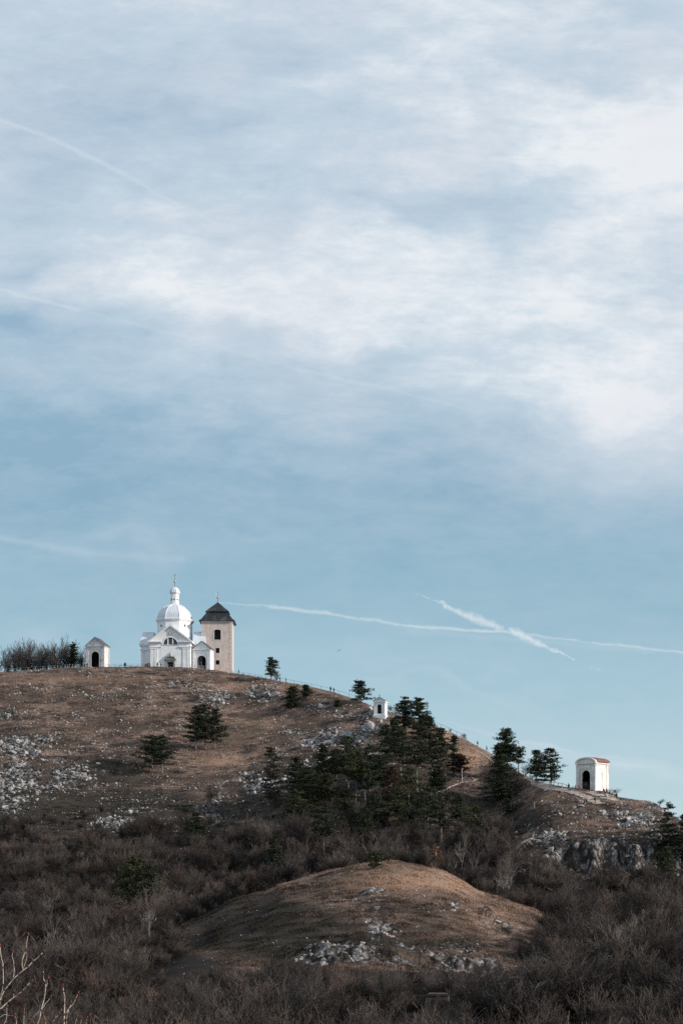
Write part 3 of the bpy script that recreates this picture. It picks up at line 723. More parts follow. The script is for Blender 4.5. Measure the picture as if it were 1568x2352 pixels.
PINES = [
 (622, 1562, 1511, 15, 1549, 'lone slender tiered pine on the skyline right of the square tower', 'tier', 'needle', {}),
 (829, 1614, 1564, 22, 1606, 'broad tiered pine on the skyline just left of the wayside shrine', 'tier', 'needle', {}),
 (671, 1626, 1578, 20, 1624, 'thick dark pine bushy to the ground, below the railing on the open slope', 'dense', 'needle', {}),
 (702, 1600, 1575, 12, 1600, 'short round dark pine beside the railing', 'dense', 'needle', {}),
 (775.8, 1622, 1608, 6, 1622, 'tiny dark pine sapling on the stony slope left of the shrine', 'dense', 'needle', {}),
 (931, 1690, 1601, 23, 1668, 'left crown of the pair of big skyline pines right of the shrine', 'round', 'needle', {}),
 (962, 1700, 1603, 29, 1684, 'right and taller crown of the big skyline pines right of the shrine', 'round', 'needle', {}),
 (984, 1745, 1645, 26, 1706, 'pine overlapping the lower right of the big skyline pair', 'tier', 'needle', {}),
 (884, 1766, 1665, 19, 1743, 'tiered pine directly below the wayside shrine', 'tier', 'needle', {}),
 (920, 1790, 1676, 23, 1738, 'pine with two pale trunks showing, below and right of the shrine', 'tier', 'needle', {'bark': 'greybark'}),
 (957, 1822, 1690, 26, 1755, 'tall pine with a long pale trunk in the middle of the pine grove', 'tier', 'needle', {'bark': 'greybark'}),
 (991, 1814, 1697, 30, 1752, 'wide tiered pine with a pale trunk on the right of the grove', 'tier', 'needle', {'bark': 'greybark'}),
 (1040, 1784, 1690, 21, 1766, 'conical pine at the right margin of the grove on the sunny grass', 'cone', 'needle', {}),
 (1056, 1786, 1733, 19, 1770, 'low rusty brown pine at the right margin of the grove', 'dense', 'needle_r', {}),
 (800, 1822, 1692, 36, 1780, 'big dark wide pine at the upper left of the grove', 'tier', 'needle', {'bark': 'greybark'}),
 (816, 1856, 1722, 27, 1782, 'pine on a long leaning pale trunk below the rocky patch', 'tier', 'needle_g', {'bark': 'greybark', 'lean': .03}),
 (741, 1830, 1708, 26, 1786, 'dark pine at the left margin of the grove', 'tier', 'needle', {}),
 (848, 1820, 1708, 26, 1768, 'dark pine in the grove left of centre with bare pale stem', 'tier', 'needle', {'bark': 'greybark'}),
 (710, 1874, 1762, 33, 1852, 'broad green pine low on the left of the grove', 'tier', 'needle_g', {}),
 (750, 1862, 1779, 29, 1838, 'green pine between the left grove trees', 'tier', 'needle_g', {}),
 (900, 1876, 1762, 27, 1840, 'pine with brownish green needles in the grove centre', 'tier', 'needle_r', {}),
 (917, 1902, 1808, 37, 1876, 'wide low pine in the shade at the bottom of the grove', 'tier', 'needle_g', {}),
 (982, 1906, 1810, 39, 1872, 'broad green pine at the bottom right of the grove', 'tier', 'needle', {}),
 (1012, 1962, 1832, 30, 1895, 'pine on a long pale trunk above the rusty oak bush', 'tier', 'needle', {'bark': 'greybark'}),
 (864, 1908, 1820, 31, 1884, 'dark pine at the bottom left of the grove', 'tier', 'needle', {}),
 (1094, 1958, 1852, 22, 1908, 'slim pine with a pale trunk standing in the thicket right of the knoll', 'tier', 'needle_g', {'bark': 'greybark'}),
 (744, 2000, 1860, 32, 1918, 'pine on a tall pale trunk left above the knoll', 'tier', 'needle', {'bark': 'greybark'}),
 (450, 1724, 1622, 29, 1700, 'left pine of the close trio on the open slope below the church', 'tier', 'needle', {'bark': 'greybark'}),
 (471, 1723, 1617, 27, 1690, 'middle pine of the close trio on the open slope below the church', 'tier', 'needle', {'bark': 'greybark'}),
 (493, 1720, 1629, 24, 1702, 'right pine of the close trio on the open slope below the church', 'tier', 'needle', {'bark': 'greybark'}),
 (350, 1766, 1688, 31, 1748, 'left pine of the pair casting a shadow on the left slope', 'tier', 'needle', {'bark': 'greybark'}),
 (373, 1780, 1690, 26, 1755, 'right pine of the pair casting a shadow on the left slope', 'tier', 'needle', {'bark': 'greybark'}),
 (621, 1842, 1716, 28, 1830, 'tall dark pine standing alone left of the grove', 'tier', 'needle', {}),
 (680, 1850, 1740, 26, 1830, 'dim pine between the lone pine and the grove', 'tier', 'needle', {}),
 (452, 1946, 1868, 23, 1936, 'dark low pine in the shade among mid slope rocks', 'tier', 'needle', {}),
 (310, 2120, 1965, 38, 2060, 'tall green pine rising from the left thicket', 'tier', 'needle_g', {'Y': 285, 'bark': 'pinebark'}),
 (346, 2120, 1986, 32, 2062, 'darker pine right beside the tall green one in the left thicket', 'tier', 'needle', {'Y': 283}),
 (627, 2040, 1925, 21, 1990, 'slim dark pine just above the left edge of the knoll', 'tier', 'needle', {'Y': 330}),
 (861, 2010, 1961, 27, 1992, 'small umbrella shaped pine on top of the front knoll', 'round', 'needle_g', {'ymin': 230, 'Y': 252}),
 (1164, 1768, 1674, 29, 1748, 'big rounded pine on the right skyline', 'dense', 'needle', {}),
 (1145, 1766, 1708, 16, 1755, 'brownish pine leaning into the big rounded skyline pine', 'round', 'needle_r', {}),
 (1190, 1772, 1716, 17, 1750, 'small open pine at the right foot of the big rounded skyline pine', 'tier', 'needle', {}),
 (1146, 1840, 1734, 46, 1834, 'massive dark cone shaped pine below the rounded skyline pine', 'cone', 'needle', {}),
 (1171, 1866, 1815, 16, 1866, 'small dark pine at the right foot of the massive cone pine', 'cone', 'needle', {}),
 (1231, 1792, 1724, 19, 1780, 'left one of the two wide pines on the saddle before the red roofed chapel', 'tier', 'needle', {}),
 (1264, 1798, 1720, 32, 1790, 'right one of the two wide pines on the saddle before the red roofed chapel', 'tier', 'needle', {}),
 (1535, 1992, 1843, 33, 1965, 'dark pine rising above the rocky spur at the right edge', 'cone', 'needle', {'ymin': 340}),
 (1530, 2050, 1946, 24, 2024, 'yellow green pine below the cliff at the right edge', 'tier', 'needle_g', {'ymin': 300}),
 (169, 1540, 1476, 12, 1528, 'single dark conifer among the bare trees left of the gabled chapel', 'cone', 'needle', {'Y': 628}),
 (772, 1815, 1722, 24, 1775, 'dark slim pine half hidden between the two left grove pines', 'tier', 'needle', {}),
 (838, 1850, 1752, 28, 1810, 'shaded pine in the core of the grove behind the leaning pale trunk', 'tier', 'needle', {'bark': 'greybark'}),
 (872, 1840, 1738, 24, 1790, 'shaded pine in the core of the grove, right of its middle gap', 'tier', 'needle', {}),
 (938, 1850, 1760, 27, 1812, 'dark pine low in the grove beside the long pale trunk', 'tier', 'needle_g', {'bark': 'greybark'}),
 (905, 1745, 1652, 15, 1715, 'small pine wedged under the big skyline pair', 'tier', 'needle', {}),
 (1010, 1770, 1672, 19, 1730, 'pine on the right flank of the grove against the grass', 'tier', 'needle', {}),
 (790, 1895, 1812, 30, 1880, 'low spreading evergreen under the grove on its left', 'round', 'needle_g', {}),
 (840, 1935, 1858, 28, 1915, 'low spreading evergreen in the shade below the grove', 'tier', 'needle', {}),
 (945, 1925, 1850, 32, 1905, 'wide dark evergreen below the middle of the grove', 'round', 'needle', {}),
 (1050, 1900, 1822, 26, 1886, 'dark evergreen at the lower right corner of the grove', 'tier', 'needle', {}),
 (676, 1905, 1815, 26, 1880, 'dim green pine at the lower left corner of the grove', 'tier', 'needle_g', {}),
 (1003, 1850, 1758, 24, 1815, 'dense pine at the right rear of the grove above the broad green one', 'dense', 'needle', {}),
 (1568, 1990, 1870, 20, 1970, 'pine cut by the right edge of the photo', 'tier', 'needle', {'ymin': 340}),
]
for (px, base, top, hw, cb, lb, st, mt, kw) in PINES:
    pine(px, base, top, hw, cb, lb, st, mt, **kw)

# slender saplings standing out of the thicket
rs_ = random.Random(99)
sap = []
for i in range(8):
    m, k = bare_mesh(500 + i, trunk=True, levels=3 + i % 2, twigs=2, thick=.8); m.name = 'slender_tree'; m.materials.append(M['sapbark']); sap.append(m)
for i in range(64):
    if i < 40: px_, Y_ = rs_.uniform(560, 1180), rs_.uniform(315, 372)
    elif i < 52: px_, Y_ = rs_.uniform(20, 400), rs_.uniform(250, 340)
    else: px_, Y_ = rs_.uniform(300, 1500), rs_.uniform(120, 165)
    p_ = at(px_, Y_); o = bpy.data.objects.new('slender_tree', rs_.choice(sap)); COL.objects.link(o); o.location = p_; h_ = rs_.uniform(6.5, 10.5) if Y_ > 200 else rs_.uniform(4.0, 5.6)
    o.scale = (h_ * .8, h_ * .8, h_); o.rotation_euler = (rs_.gauss(0, .06), rs_.gauss(0, .08), rs_.uniform(0, 6.28))
    if i < 40: tag(o, 'slender bare tree with pale grey stem in the belt between grove and front knoll', 'tree', 'slender bare trees between grove and knoll')
    elif i < 52: tag(o, 'slender bare tree with pale grey stem in the thicket on the left', 'tree', 'slender bare trees in the left thicket')
    else: tag(o, 'slender bare sapling with pale stem in the thicket near the bottom edge', 'tree', 'slender saplings near the bottom edge')
# rusty oak bush, ivy clad stems, dead stub, fallen dead tree
def leafy(px, base, top, hw, label, mat, name, ymin=300, Y=None, n=700, size=.22, low=.1):
    p = at(px, Y) if Y else hit(px, base, ymin); H = max(z_of(top, p.y) - p.z, (base - top) / F0 * p.y * .6); W = hw / F0 * p.y
    root = empty(name, p, 0, label, 'bush' if 'bush' in name else 'tree')
    m, k = bare_mesh(int(px), stems=5, spread=.5, levels=4); m.materials.append(M['twig'])
    o = bpy.data.objects.new('branches', m); COL.objects.link(o); o.parent = root; o.scale = (H * .9, H * .9, H)
    rs = random.Random(int(px)); V = []; Fc = []
    for i in range(26):
        c = Vector((rs.uniform(-.75, .75) * W, rs.uniform(-.75, .75) * W, H * rs.uniform(low, .92)))
        leaf_cloud(V, Fc, c, W * .3, W * .3, H * .09, n // 26, size, rs, 1)
    cm = bpy.data.meshes.new('foliage'); cm.from_pydata(V, [], Fc); cm.materials.append(M[mat])
    o = bpy.data.objects.new('foliage', cm); COL.objects.link(o); o.parent = root
leafy(994, 1992, 1932, 27, 'rusty orange oak bush holding its dry leaves above the knoll', 'oakleaf', 'oak_bush', Y=318, n=1500, size=.3, low=.3)
leafy(976, 1994, 1960, 16, 'small brown leafy bush left of the rusty oak', 'oakleaf', 'oak_bush', Y=322, n=420, size=.25)
leafy(870, 2310, 2226, 9, 'stem wrapped in dark green ivy in the bottom thicket', 'ivy', 'ivy_tree', Y=168, n=1300, size=.13)
leafy(1520, 2060, 2010, 9, 'ivy covered sapling at the right edge below the cliff', 'ivy', 'ivy_tree', n=300)
p = hit(1060, 1799); H = 34 / F0 * p.y
MB().tube([(0, 0, -.3), (.05, 0, H * .4), (-.03, 0, H * .85), (.1, 0, H)], [.16, .13, .10, .05]).tube([(-.03, 0, H * .85), (.5, 0, H * .98)], [.07, .03]).build('dead_tree_stub', M['palebark'], loc=p)
tag(bpy.data.objects['dead_tree_stub'], 'dead pale broken trunk below the rusty pine on the sunny slope', 'dead trunk')
p = hit(1176, 1962, 330)
def dl(dx, dy): return (dx * p.y / F0, 0, dy * p.y / F0)
r = empty('fallen_tree', p, 0, 'fallen bleached dead tree lying at the edge of the thicket left of the cliff', 'dead tree')
MB().tube([dl(0, -3), dl(9, 12), dl(22, 24), dl(38, 32), dl(50, 35)], [.28, .24, .2, .15, .08]).build('trunk', M['palebark'], r, smooth=True)
for a, b, c in (((38, 32), (62, 31), (66, 29)), ((22, 24), (30, 12), (34, 8)), ((32, 29), (46, 20), (58, 10)), ((9, 12), (4, 20), (3, 24)), ((44, 33), (50, 46), (49, 50)), ((14, 16), (26, 2), (40, -4))):
    MB().tube([dl(*a), dl(*b), dl(*c)], [.10, .06, .03], 5).build('branch', M['palebark'], r)

# ------------------------------------------------------------------ hilltop church
CY0 = 620.5
ch = empty('hilltop_church', ((391.4 - CX) / F0 * CY0, CY0, z_of(1537.2, CY0)), R(-3), 'white baroque church with ribbed dome and slim lantern on the hill crest', 'church')
def top(x): return 14.9 - abs(x) * (14.9 - 9.5) / 7.2
w = MB()
w.arch_wall(-7.0, 7.0, -4, 8.47, 0, .7, 0, 2.1, 0, 2.5, rise=.04)
n = 16; r = 2.62
arc = [(-r * math.cos(PI * i / n), 8.47 + r * math.sin(PI * i / n)) for i in range(n + 1)]
w.prism([(-7, 8.47), (-r, 8.47), (-r, top(r)), (-7, top(7))], 0, .7); w.prism([(r, 8.47), (7, 8.47), (7, top(7)), (r, top(r))], 0, .7)
for a, c in zip(arc[:-1], arc[1:]):
    if a[0] < 0 < c[0]: w.prism([a, c, (c[0], top(c[0])), (0, top(0)), (a[0], top(a[0]))], 0, .7)
    else: w.prism([a, c, (c[0], top(c[0])), (a[0], top(a[0]))], 0, .7)
w.box(-7, -6.6, .7, 17, -4, 9.5).box(6.6, 7, .7, 17, -4, 9.5).box(-6.6, 6.6, 16.6, 17, -4, 9.5)
w.prism([(-7, 9.5), (7, 9.5), (0, 14.75)], 16.6, 17)
w.box(-11, -7.002, 5, 16.4, -4, 9.0).box(7.002, 11, 5, 16.4, -4, 9.0)
w.build('wall', M['white'], ch)
pb = []
for x in (-6.35, -4.9, 4.9, 6.35):
    p_ = MB().box(x - .55, x + .55, -.16, 0, -.5, 7.3).box(x - .7, x + .7, -.26, 0, 7.0, 7.5).box(x - .68, x + .68, -.24, 0, -.5, .7)
    p_.build('pilaster', M['white'], ch)
for x in (-10.4, -8.2, 8.2, 10.4):
    MB().box(x - .45, x + .45, 4.86, 5, -.5, 7.0).box(x - .55, x + .55, 4.78, 5, 6.8, 7.2).build('pilaster', M['white'], ch)
c = MB()
for s in (-1, 1):
    x0, x1 = sorted((s * 2.95, s * 7.35))
    c.box(x0, x1, -.35, 0, 7.55, 7.85); 
    c.box(x0, x1, -.5, 0, 9.05, 9.3); x0, x1 = sorted((s * 2.95, s * 7.7)); c.box(x0, x1, -.75, 0, 9.3, 9.62)
    x0, x1 = sorted((s * 7.0, s * 7.7)); c.box(x0 + (.002 if s > 0 else 0), x1 - (.002 if s < 0 else 0), .002, 5, 9.1, 9.6)
    q = [(s * 7.75, 9.62), (0, 15.42), (0, 14.82), (s * 7.0, 9.62)]
    c.prism(q if s > 0 else q[::-1], -.7, .3)
    x0, x1 = sorted((s * 7.702, s * 11.5)); c.box(x0, x1, 4.5, 16.9, 8.75, 9.25); x0, x1 = sorted((s * 7.702, s * 11.3)); c.box(x0, x1, 4.7, 16.7, 7.35, 7.6)
c.build('cornice', M['trim'], ch)
rf = MB()
rf.add([(-7.6, -.6, 9.75), (0, -.6, 15.5), (7.6, -.6, 9.75), (-7.6, 17.2, 9.75), (0, 17.2, 15.5), (7.6, 17.2, 9.75), (-7.6, -.6, 9.63), (7.6, -.6, 9.63), (-7.6, 17.2, 9.63), (7.6, 17.2, 9.63), (0, -.6, 15.35), (0, 17.2, 15.35)],
       [(0, 1, 4, 3), (1, 2, 5, 4), (0, 6, 10, 1), (1, 10, 7, 2), (3, 4, 11, 8), (4, 5, 9, 11), (0, 3, 8, 6), (2, 7, 9, 5)])
rf.build('roof', M['whiteroof'], ch)
rf = MB()
for s in (-1, 1):
    rf.add([(s * 7.0, 4.4, 9.26), (s * 11.6, 4.4, 9.26), (s * 11.6, 17, 9.26), (s * 7.0, 17, 9.26), (s * 7, 8.6, 14.1), (s * 10.75, 8.6, 14.1), (s * 10.75, 12.8, 14.1), (s * 7, 12.8, 14.1)],
           [(0, 1, 5, 4), (1, 2, 6, 5), (2, 3, 7, 6), (4, 5, 6, 7), (0, 3, 2, 1), (0, 4, 7, 3)])
rf.box(-5.5, 5.5, 8.0, 13.4, 13.0, 14.3)
rf.build('side_roof', M['whiteroof'], ch)
RO = R(22.5)
MB().frustum(6.33, 6.33, 9.6, 17.9, 8, RO, 0, 10.8).build('drum', M['white'], ch)
MB().lathe([(6.4, 17.5), (6.65, 17.6), (6.65, 17.8), (6.95, 18.05), (6.95, 18.35), (6.3, 18.5)], 8, RO, 0, 10.8).build('drum_cornice', M['trim'], ch)
dprof = [(6.3, 18.45), (6.28, 19.0), (6.18, 19.7), (5.9, 20.5), (5.48, 21.2), (4.85, 22.0), (4.0, 22.75), (2.95, 23.4), (1.9, 23.8)]
dome = MB().lathe(dprof, 8, RO, 0, 10.8).build('dome', M['whiteroof'], ch)
rb = MB()
for i in range(8):
    a = RO + 2 * PI * i / 8; rb.tube([(rr * math.cos(a), 10.8 + rr * math.sin(a), zz) for rr, zz in dprof], .11, 5)
for i in range(8):                                   # standing seams of the sheet metal between the hips
    for t in (.2, .4, .6, .8):
        a, b2 = RO + 2 * PI * i / 8, RO + 2 * PI * (i + 1) / 8
        rb.tube([((rr * (math.cos(a) * (1 - t) + math.cos(b2) * t)), 10.8 + rr * (math.sin(a) * (1 - t) + math.sin(b2) * t), zz) for rr, zz in dprof], .035, 4)
rb.build('rib', M['trim'], dome)
for a in (R(-90 - 45), R(-45), R(45), R(135)):
    cx_, cy_ = 5.86 * math.cos(a), 10.8 + 5.86 * math.sin(a)
    m = MB().lathe([(.42, -.03), (.42, .08), (.3, .08)], 14); o = m.build('drum_window', M['stone'], ch); o.location = (cx_, cy_, 16.0); o.rotation_euler = (PI / 2, 0, a + PI / 2); o.scale = (.75, 1.2, 1)
    g = MB().lathe([(.3, 0), (.3, .1)], 14).build('pane', M['dark'], o)
MB().frustum(1.55, 1.48, 23.4, 27.9, 8, RO, 0, 10.8).build('lantern', M['white'], ch)
MB().lathe([(1.5, 27.6), (1.75, 27.8), (1.95, 28.05), (1.95, 28.25), (1.7, 28.3)], 8, RO, 0, 10.8).lathe([(1.75, 23.5), (1.75, 24.0), (1.55, 24.1)], 8, RO, 0, 10.8).build('lantern_cornice', M['trim'], ch)
MB().lathe([(1.85, 28.25), (1.8, 28.7), (1.6, 29.2), (1.2, 29.7), (.6, 30.05), (.15, 30.2)], 8, RO, 0, 10.8).build('lantern_roof', M['whiteroof'], ch)
for i in range(8):
    a = R(-90) + i * PI / 4; o = MB().lathe([(.2, -.02), (.2, .06)], 14).build('lantern_window', M['dark'], ch)
    o.location = (1.40 * math.cos(a), 10.8 + 1.40 * math.sin(a), 25.6); o.rotation_euler = (PI / 2, 0, a + PI / 2); o.scale = (1, 1.9, 1)
sp = MB().tube([(0, 10.8, 30), (0, 10.8, 34.6)], [.11, .05], 6).build('spire', M['rail'], ch)
MB().lathe([(.02, -.42), (.28, -.32), (.42, 0), (.28, .32), (.02, .42)], 12, 0, 0, 0).build('gilded_ball', M['gold'], sp, smooth=True, loc=(0, 10.8, 32.1))
st = MB()
for i in range(4):
    a = i * PI / 4; st.tube([(-.38 * math.cos(a), 10.8, 34.3 - .38 * math.sin(a)), (.38 * math.cos(a), 10.8, 34.3 + .38 * math.sin(a))], .035, 4)
st.build('star_cross', M['gold'], sp)
# thermal window
fr = MB().arch_band(0, 2.5, 2.85, 8.47, -.12, .5, seg=18); fr.box(-2.85, 2.85, -.14, .5, 8.22, 8.468)
tw = fr.build('thermal_window', M['trim'], ch)
MB().prism([(-2.49, 8.48)] + [(-2.49 * math.cos(PI * i / 18), 8.48 + 2.49 * math.sin(PI * i / 18)) for i in range(1, 18)] + [(2.49, 8.48)], .4, .5).build('pane', M['glass'], tw)
m = MB()
for x in (-.86, .86): m.box(x - .17, x + .17, .02, .39, 8.47, 8.47 + math.sqrt(2.5**2 - x * x))
m.build('mullion', M['trim'], tw)
m = MB()
for i in range(-9, 10):
    x = i * .27
    if min(abs(abs(x) - .86), 1) > .2: m.box(x - .025, x + .025, .3, .36, 8.48, 8.48 + math.sqrt(max(.01, 2.48**2 - x * x)))
for z in (9.1, 9.7, 10.3): hw_ = math.sqrt(2.48**2 - (z - 8.48)**2); m.box(-hw_, hw_, .27, .3, z - .025, z + .025)
m.build('glazing_bar', M['stone'], tw)
ca = MB().lathe([(.55, -.05), (.6, .12), (.35, .25)], 12).build('coat_of_arms', M['stone'], ch); ca.location = (0, 0, 12.35); ca.rotation_euler = (PI / 2, 0, 0); ca.scale = (.85, 1.2, 1)
MB().box(-.22, .22, -.5, .4, .05, .3).build('shield', M['oldwhite'], ca)
# portal
po = MB().box(-1.62, -1.1, -.3, .3, -.5, 2.75).box(1.1, 1.62, -.3, .3, -.5, 2.75).box(-1.75, 1.75, -.4, .2, 2.752, 3.2).box(-2.1, 2.1, -.6, .2, 3.202, 3.4)
po.build('portal', M['stone'], ch)
pt = bpy.data.objects['portal']
MB().box(-1.05, 1.05, .3, .42, -.3, 2.5).box(-.04, .04, .26, .3, -.3, 2.5).build('door', M['dark'], pt)
pp = MB().arch_band(0, 1.55, 1.95, 3.402, -.55, .1, seg=12, rise=.55).prism([(-1.5, 3.402), (1.5, 3.402), (1.2, 3.95), (0, 4.2), (-1.2, 3.95)], -.3, .1); pp.build('pediment', M['stone'], pt)
for x, z0, s in ((-1.35, 3.9, 1), (1.35, 3.9, 1), (0, 4.5, 1.3)):
    MB().lathe([(.12 * s, z0), (.2 * s, z0 + .15 * s), (.26 * s, z0 + .4 * s), (.1 * s, z0 + .55 * s), (.15 * s, z0 + .7 * s), (.02, z0 + .85 * s)], 8, 0, x, -.2).build('urn', M['stone'], pt, smooth=True)
MB().box(-.05, .05, -.25, -.15, 5.5, 6.0).box(-.17, .17, -.25, -.15, 5.72, 5.82).build('cross', M['stone'], pt)
wn = MB().box(-9.5, -7.3, 4.7, 5.0, -.5, 1.7).box(-9.7, -7.1, 4.5, 5.0, 1.7, 1.9); wn.arch_band(-8.4, .95, 1.25, 1.902, 4.55, 5, seg=10, rise=.7).box(-9.2, -7.6, 4.65, 5, 1.902, 2.2); wn.build('side_portal', M['stone'], ch)

# ---- small gabled chapels
def aedicule(px, Y, vy, rz, name, label, wd, dp, hw_, gable, arch_w, arch_h, sill, mats, roof_over=.35, roof='slate', pil=.7, plinth=.5, grate=False, base=2.5, attic=False, curved=None):
    """a box chapel with an arched front opening, corner pilasters and a gabled or curved roof; origin at the middle of its front"""
    wall, trim = mats
    z0 = z_of(vy, Y)
    root = empty(name, ((px - CX) / F0 * Y, Y, z0), R(rz), label, 'chapel')
    h = wd / 2
    w = MB(); w.arch_wall(-h, h, -base, hw_, 0, .45, 0, arch_w, sill, arch_h - arch_w / 2)
    w.box(-h, -h + .4, .45, dp, -base, hw_).box(h - .4, h, .45, dp, -base, hw_).box(-h + .4, h - .4, dp - .4, dp, -base, hw_)
    if curved: tp = [(h * math.cos(PI * i / 12 + 0), hw_ + curved * math.sin(PI * i / 12)) for i in range(13)]; w.prism(tp, 0, .45); w.prism(tp, dp - .4, dp)
    else: w.prism([(-h, hw_), (h, hw_), (0, hw_ + gable)], 0, .45).prism([(-h, hw_), (h, hw_), (0, hw_ + gable)], dp - .4, dp)
    w.build('wall', M[wall], root)
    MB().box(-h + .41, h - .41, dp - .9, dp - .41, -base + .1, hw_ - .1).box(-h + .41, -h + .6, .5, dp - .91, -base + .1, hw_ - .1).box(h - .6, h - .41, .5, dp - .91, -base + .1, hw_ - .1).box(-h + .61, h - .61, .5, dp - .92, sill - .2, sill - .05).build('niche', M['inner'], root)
    for s in (-1, 1):
        x0, x1 = sorted((s * (h + .08), s * (h - pil)))
        p_ = MB().box(x0, x1, -.12, 0, -base, hw_ - .5).box(x0 - .05, x1 + .05, -.2, 0, -base, plinth).box(x0 - .06, x1 + .06, -.22, 0, hw_ - .75, hw_ - .5)
        p_.build('pilaster', M[trim], root)
        sx = s * h
        for y0 in (.0, dp - pil):
            a, b = sorted((sx, sx + s * .10)); p_ = MB().box(a + (0 if s < 0 else .002), b, y0 + .003, y0 + pil, -base, hw_ - .5); a, b = sorted((sx, sx + s * .18)); p_.box(a, b, y0 + .003, y0 + pil + .05, hw_ - .75, hw_ - .5); p_.build('pilaster', M[trim], root)
    c = MB().box(-h - .25, h + .25, -.3, 0, hw_ - .28, hw_ - .002)
    for s in (-1, 1):
        a, b = sorted((s * h, s * (h + .25))); c.box(a, b, .002, dp + .2, hw_ - .28, hw_ - .002)
    if not curved:
        for s in (-1, 1):
            q = [(s * (h + .25), hw_), (0, hw_ + gable + .15), (0, hw_ + gable - .2), (s * (h - .35), hw_)]
            c.prism(q if s > 0 else q[::-1], -.25, -.002)
    else: c.arch_band(0, h - .25, h + .28, hw_, -.3, .49, seg=12, rise=(curved + .25) / (h + .28))
    c.build('cornice', M[trim], root)
    MB().arch_band(0, arch_w / 2 + .02, arch_w / 2 + .28, arch_h - arch_w / 2, -.08, -.002, sill=max(sill, -.5)).build('arch_moulding', M[trim], root)
    if curved:
        rf = MB(); k = 12; ry = h + roof_over; vs = []
        for y in (.5, dp + .35):
            for rr, dz in ((ry, -.1), (ry, .04)):
                for i in range(k + 1): a = PI * i / k; vs.append((rr * math.cos(a), y, hw_ + .22 + dz + (curved + .08) * math.sin(a)))
        n1 = k + 1
        fs = []
        for i in range(k):
            fs += [(i, i + 1, n1 * 2 + i + 1, n1 * 2 + i), (n1 + i, n1 * 3 + i, n1 * 3 + i + 1, n1 + i + 1), (i, n1 + i, n1 + i + 1, i + 1), (2 * n1 + i, 2 * n1 + i + 1, 3 * n1 + i + 1, 3 * n1 + i)]
        fs += [(0, n1 * 2, n1 * 3, n1), (k, n1 + k, n1 * 3 + k, n1 * 2 + k)]
        rf.add(vs, fs); rf.build('roof', M[roof], root)
    else:
        rf = MB(); e = h + roof_over; g = hw_ + gable + .18; zz = hw_ + gable + .18 - gable * e / h
        for s in (-1, 1):
            q = [(0, g), (0, g + .16), (s * e, zz + .16), (s * e, zz)]
            rf.prism(q if s < 0 else q[::-1], -.4, dp + .35)
        rf.build('roof', M[roof], root)
    return root, h
lc, h = aedicule(219, 619, 1536.5, -13, 'gabled_chapel', 'weathered grey white chapel with dark arched opening and gable, left of the church', 6.6, 5.0, 8.0, 2.7, 2.9, 6.0, -.3, ('oldwhite', 'oldwhite'), pil=.95)
pc, h = aedicule(463, 621.6, 1540.5, -13, 'porch_chapel', 'small white gabled chapel with barred arch standing between the church and the tower', 6.1, 4.0, 7.4, 2.55, 3.2, 5.2, .2, ('white', 'white'), pil=1.0, plinth=.9)
gr = MB()
for i in range(-7, 8): gr.box(i * .2 - .025, i * .2 + .025, .2, .25, .2, 1.7)
gr.box(-1.5, 1.5, .19, .26, 1.65, 1.72).box(-1.5, 1.5, .18, .27, .9, .97); gr.build('grate', M['stone'], pc)
SY = hit(871, 1650, 480).y
ws, h = aedicule(871, SY, 1649, -14, 'wayside_shrine', 'small white wayside shrine with arched niche and iron cross on the stony slope', 3.25, 2.8, 4.9, .95, 1.25, 4.0, 1.25, ('white', 'white'), roof_over=.18, roof='rosetile', pil=.35, plinth=1.1)
MB().box(-.04, .04, .1, .18, 5.9, 6.9).box(-.3, .3, .1, .18, 6.5, 6.58).build('iron_cross', M['iron'], ws)
MB().box(-1.85, 1.85, -.35, 3.0, -2.5, .9).build('plinth', M['white'], ws)
m = MB()
for i in range(-3, 4): m.box(i * .17 - .015, i * .17 + .015, .1, .14, 1.25, 3.9)
for z in (1.8, 2.4, 3.0, 3.5): m.box(-.6, .6, .14, .17, z, z + .04)
m.build('grate', M['iron'], ws)
rc, h = aedicule(1344.5, 430, 1815.5, -39, 'red_roofed_chapel', 'cream chapel with arched opening and curved red tile roof on the right spur', 5.2, 6.0, 6.6, 1.0, 2.35, 4.8, -.3, ('chapelwhite', 'chapelwhite'), roof_over=.3, roof='redtile', pil=.95, plinth=.4, curved=1.05, base=3.5)
MB().box(-1.2, 1.2, -.16, -.002, 5.15, 5.6).build('attic_panel', M['chapelwhite'], rc)
MB().add([(-.6 + 1.0, 2.6, 8.03), (2.3, 2.6, 7.55), (2.3, 4.8, 7.55), (.4, 4.8, 8.03), (.4, 2.6, 8.06), (2.3, 2.6, 7.60), (2.3, 4.8, 7.60), (.4, 4.8, 8.06)], [(0, 1, 2, 3), (4, 7, 6, 5), (0, 4, 5, 1), (1, 5, 6, 2), (2, 6, 7, 3), (3, 7, 4, 0)]).build('roof_patch', M['slate'], rc)

# ---- square tower
TY = 627.0
tw = empty('square_tower', ((498 - CX) / F0 * TY, TY, z_of(1546, TY)), R(0), 'pinkish square tower with pale quoins and dark two tier metal roof', 'tower')
hw2 = 5.3; TH = 18.2
m = MB()
def tb(x0, x1, z0, z1, y0=0, y1=.8): m.box(x0, x1, y0, y1, z0, z1)
fx = .55
tb(-hw2, fx - .15, -4, TH); 
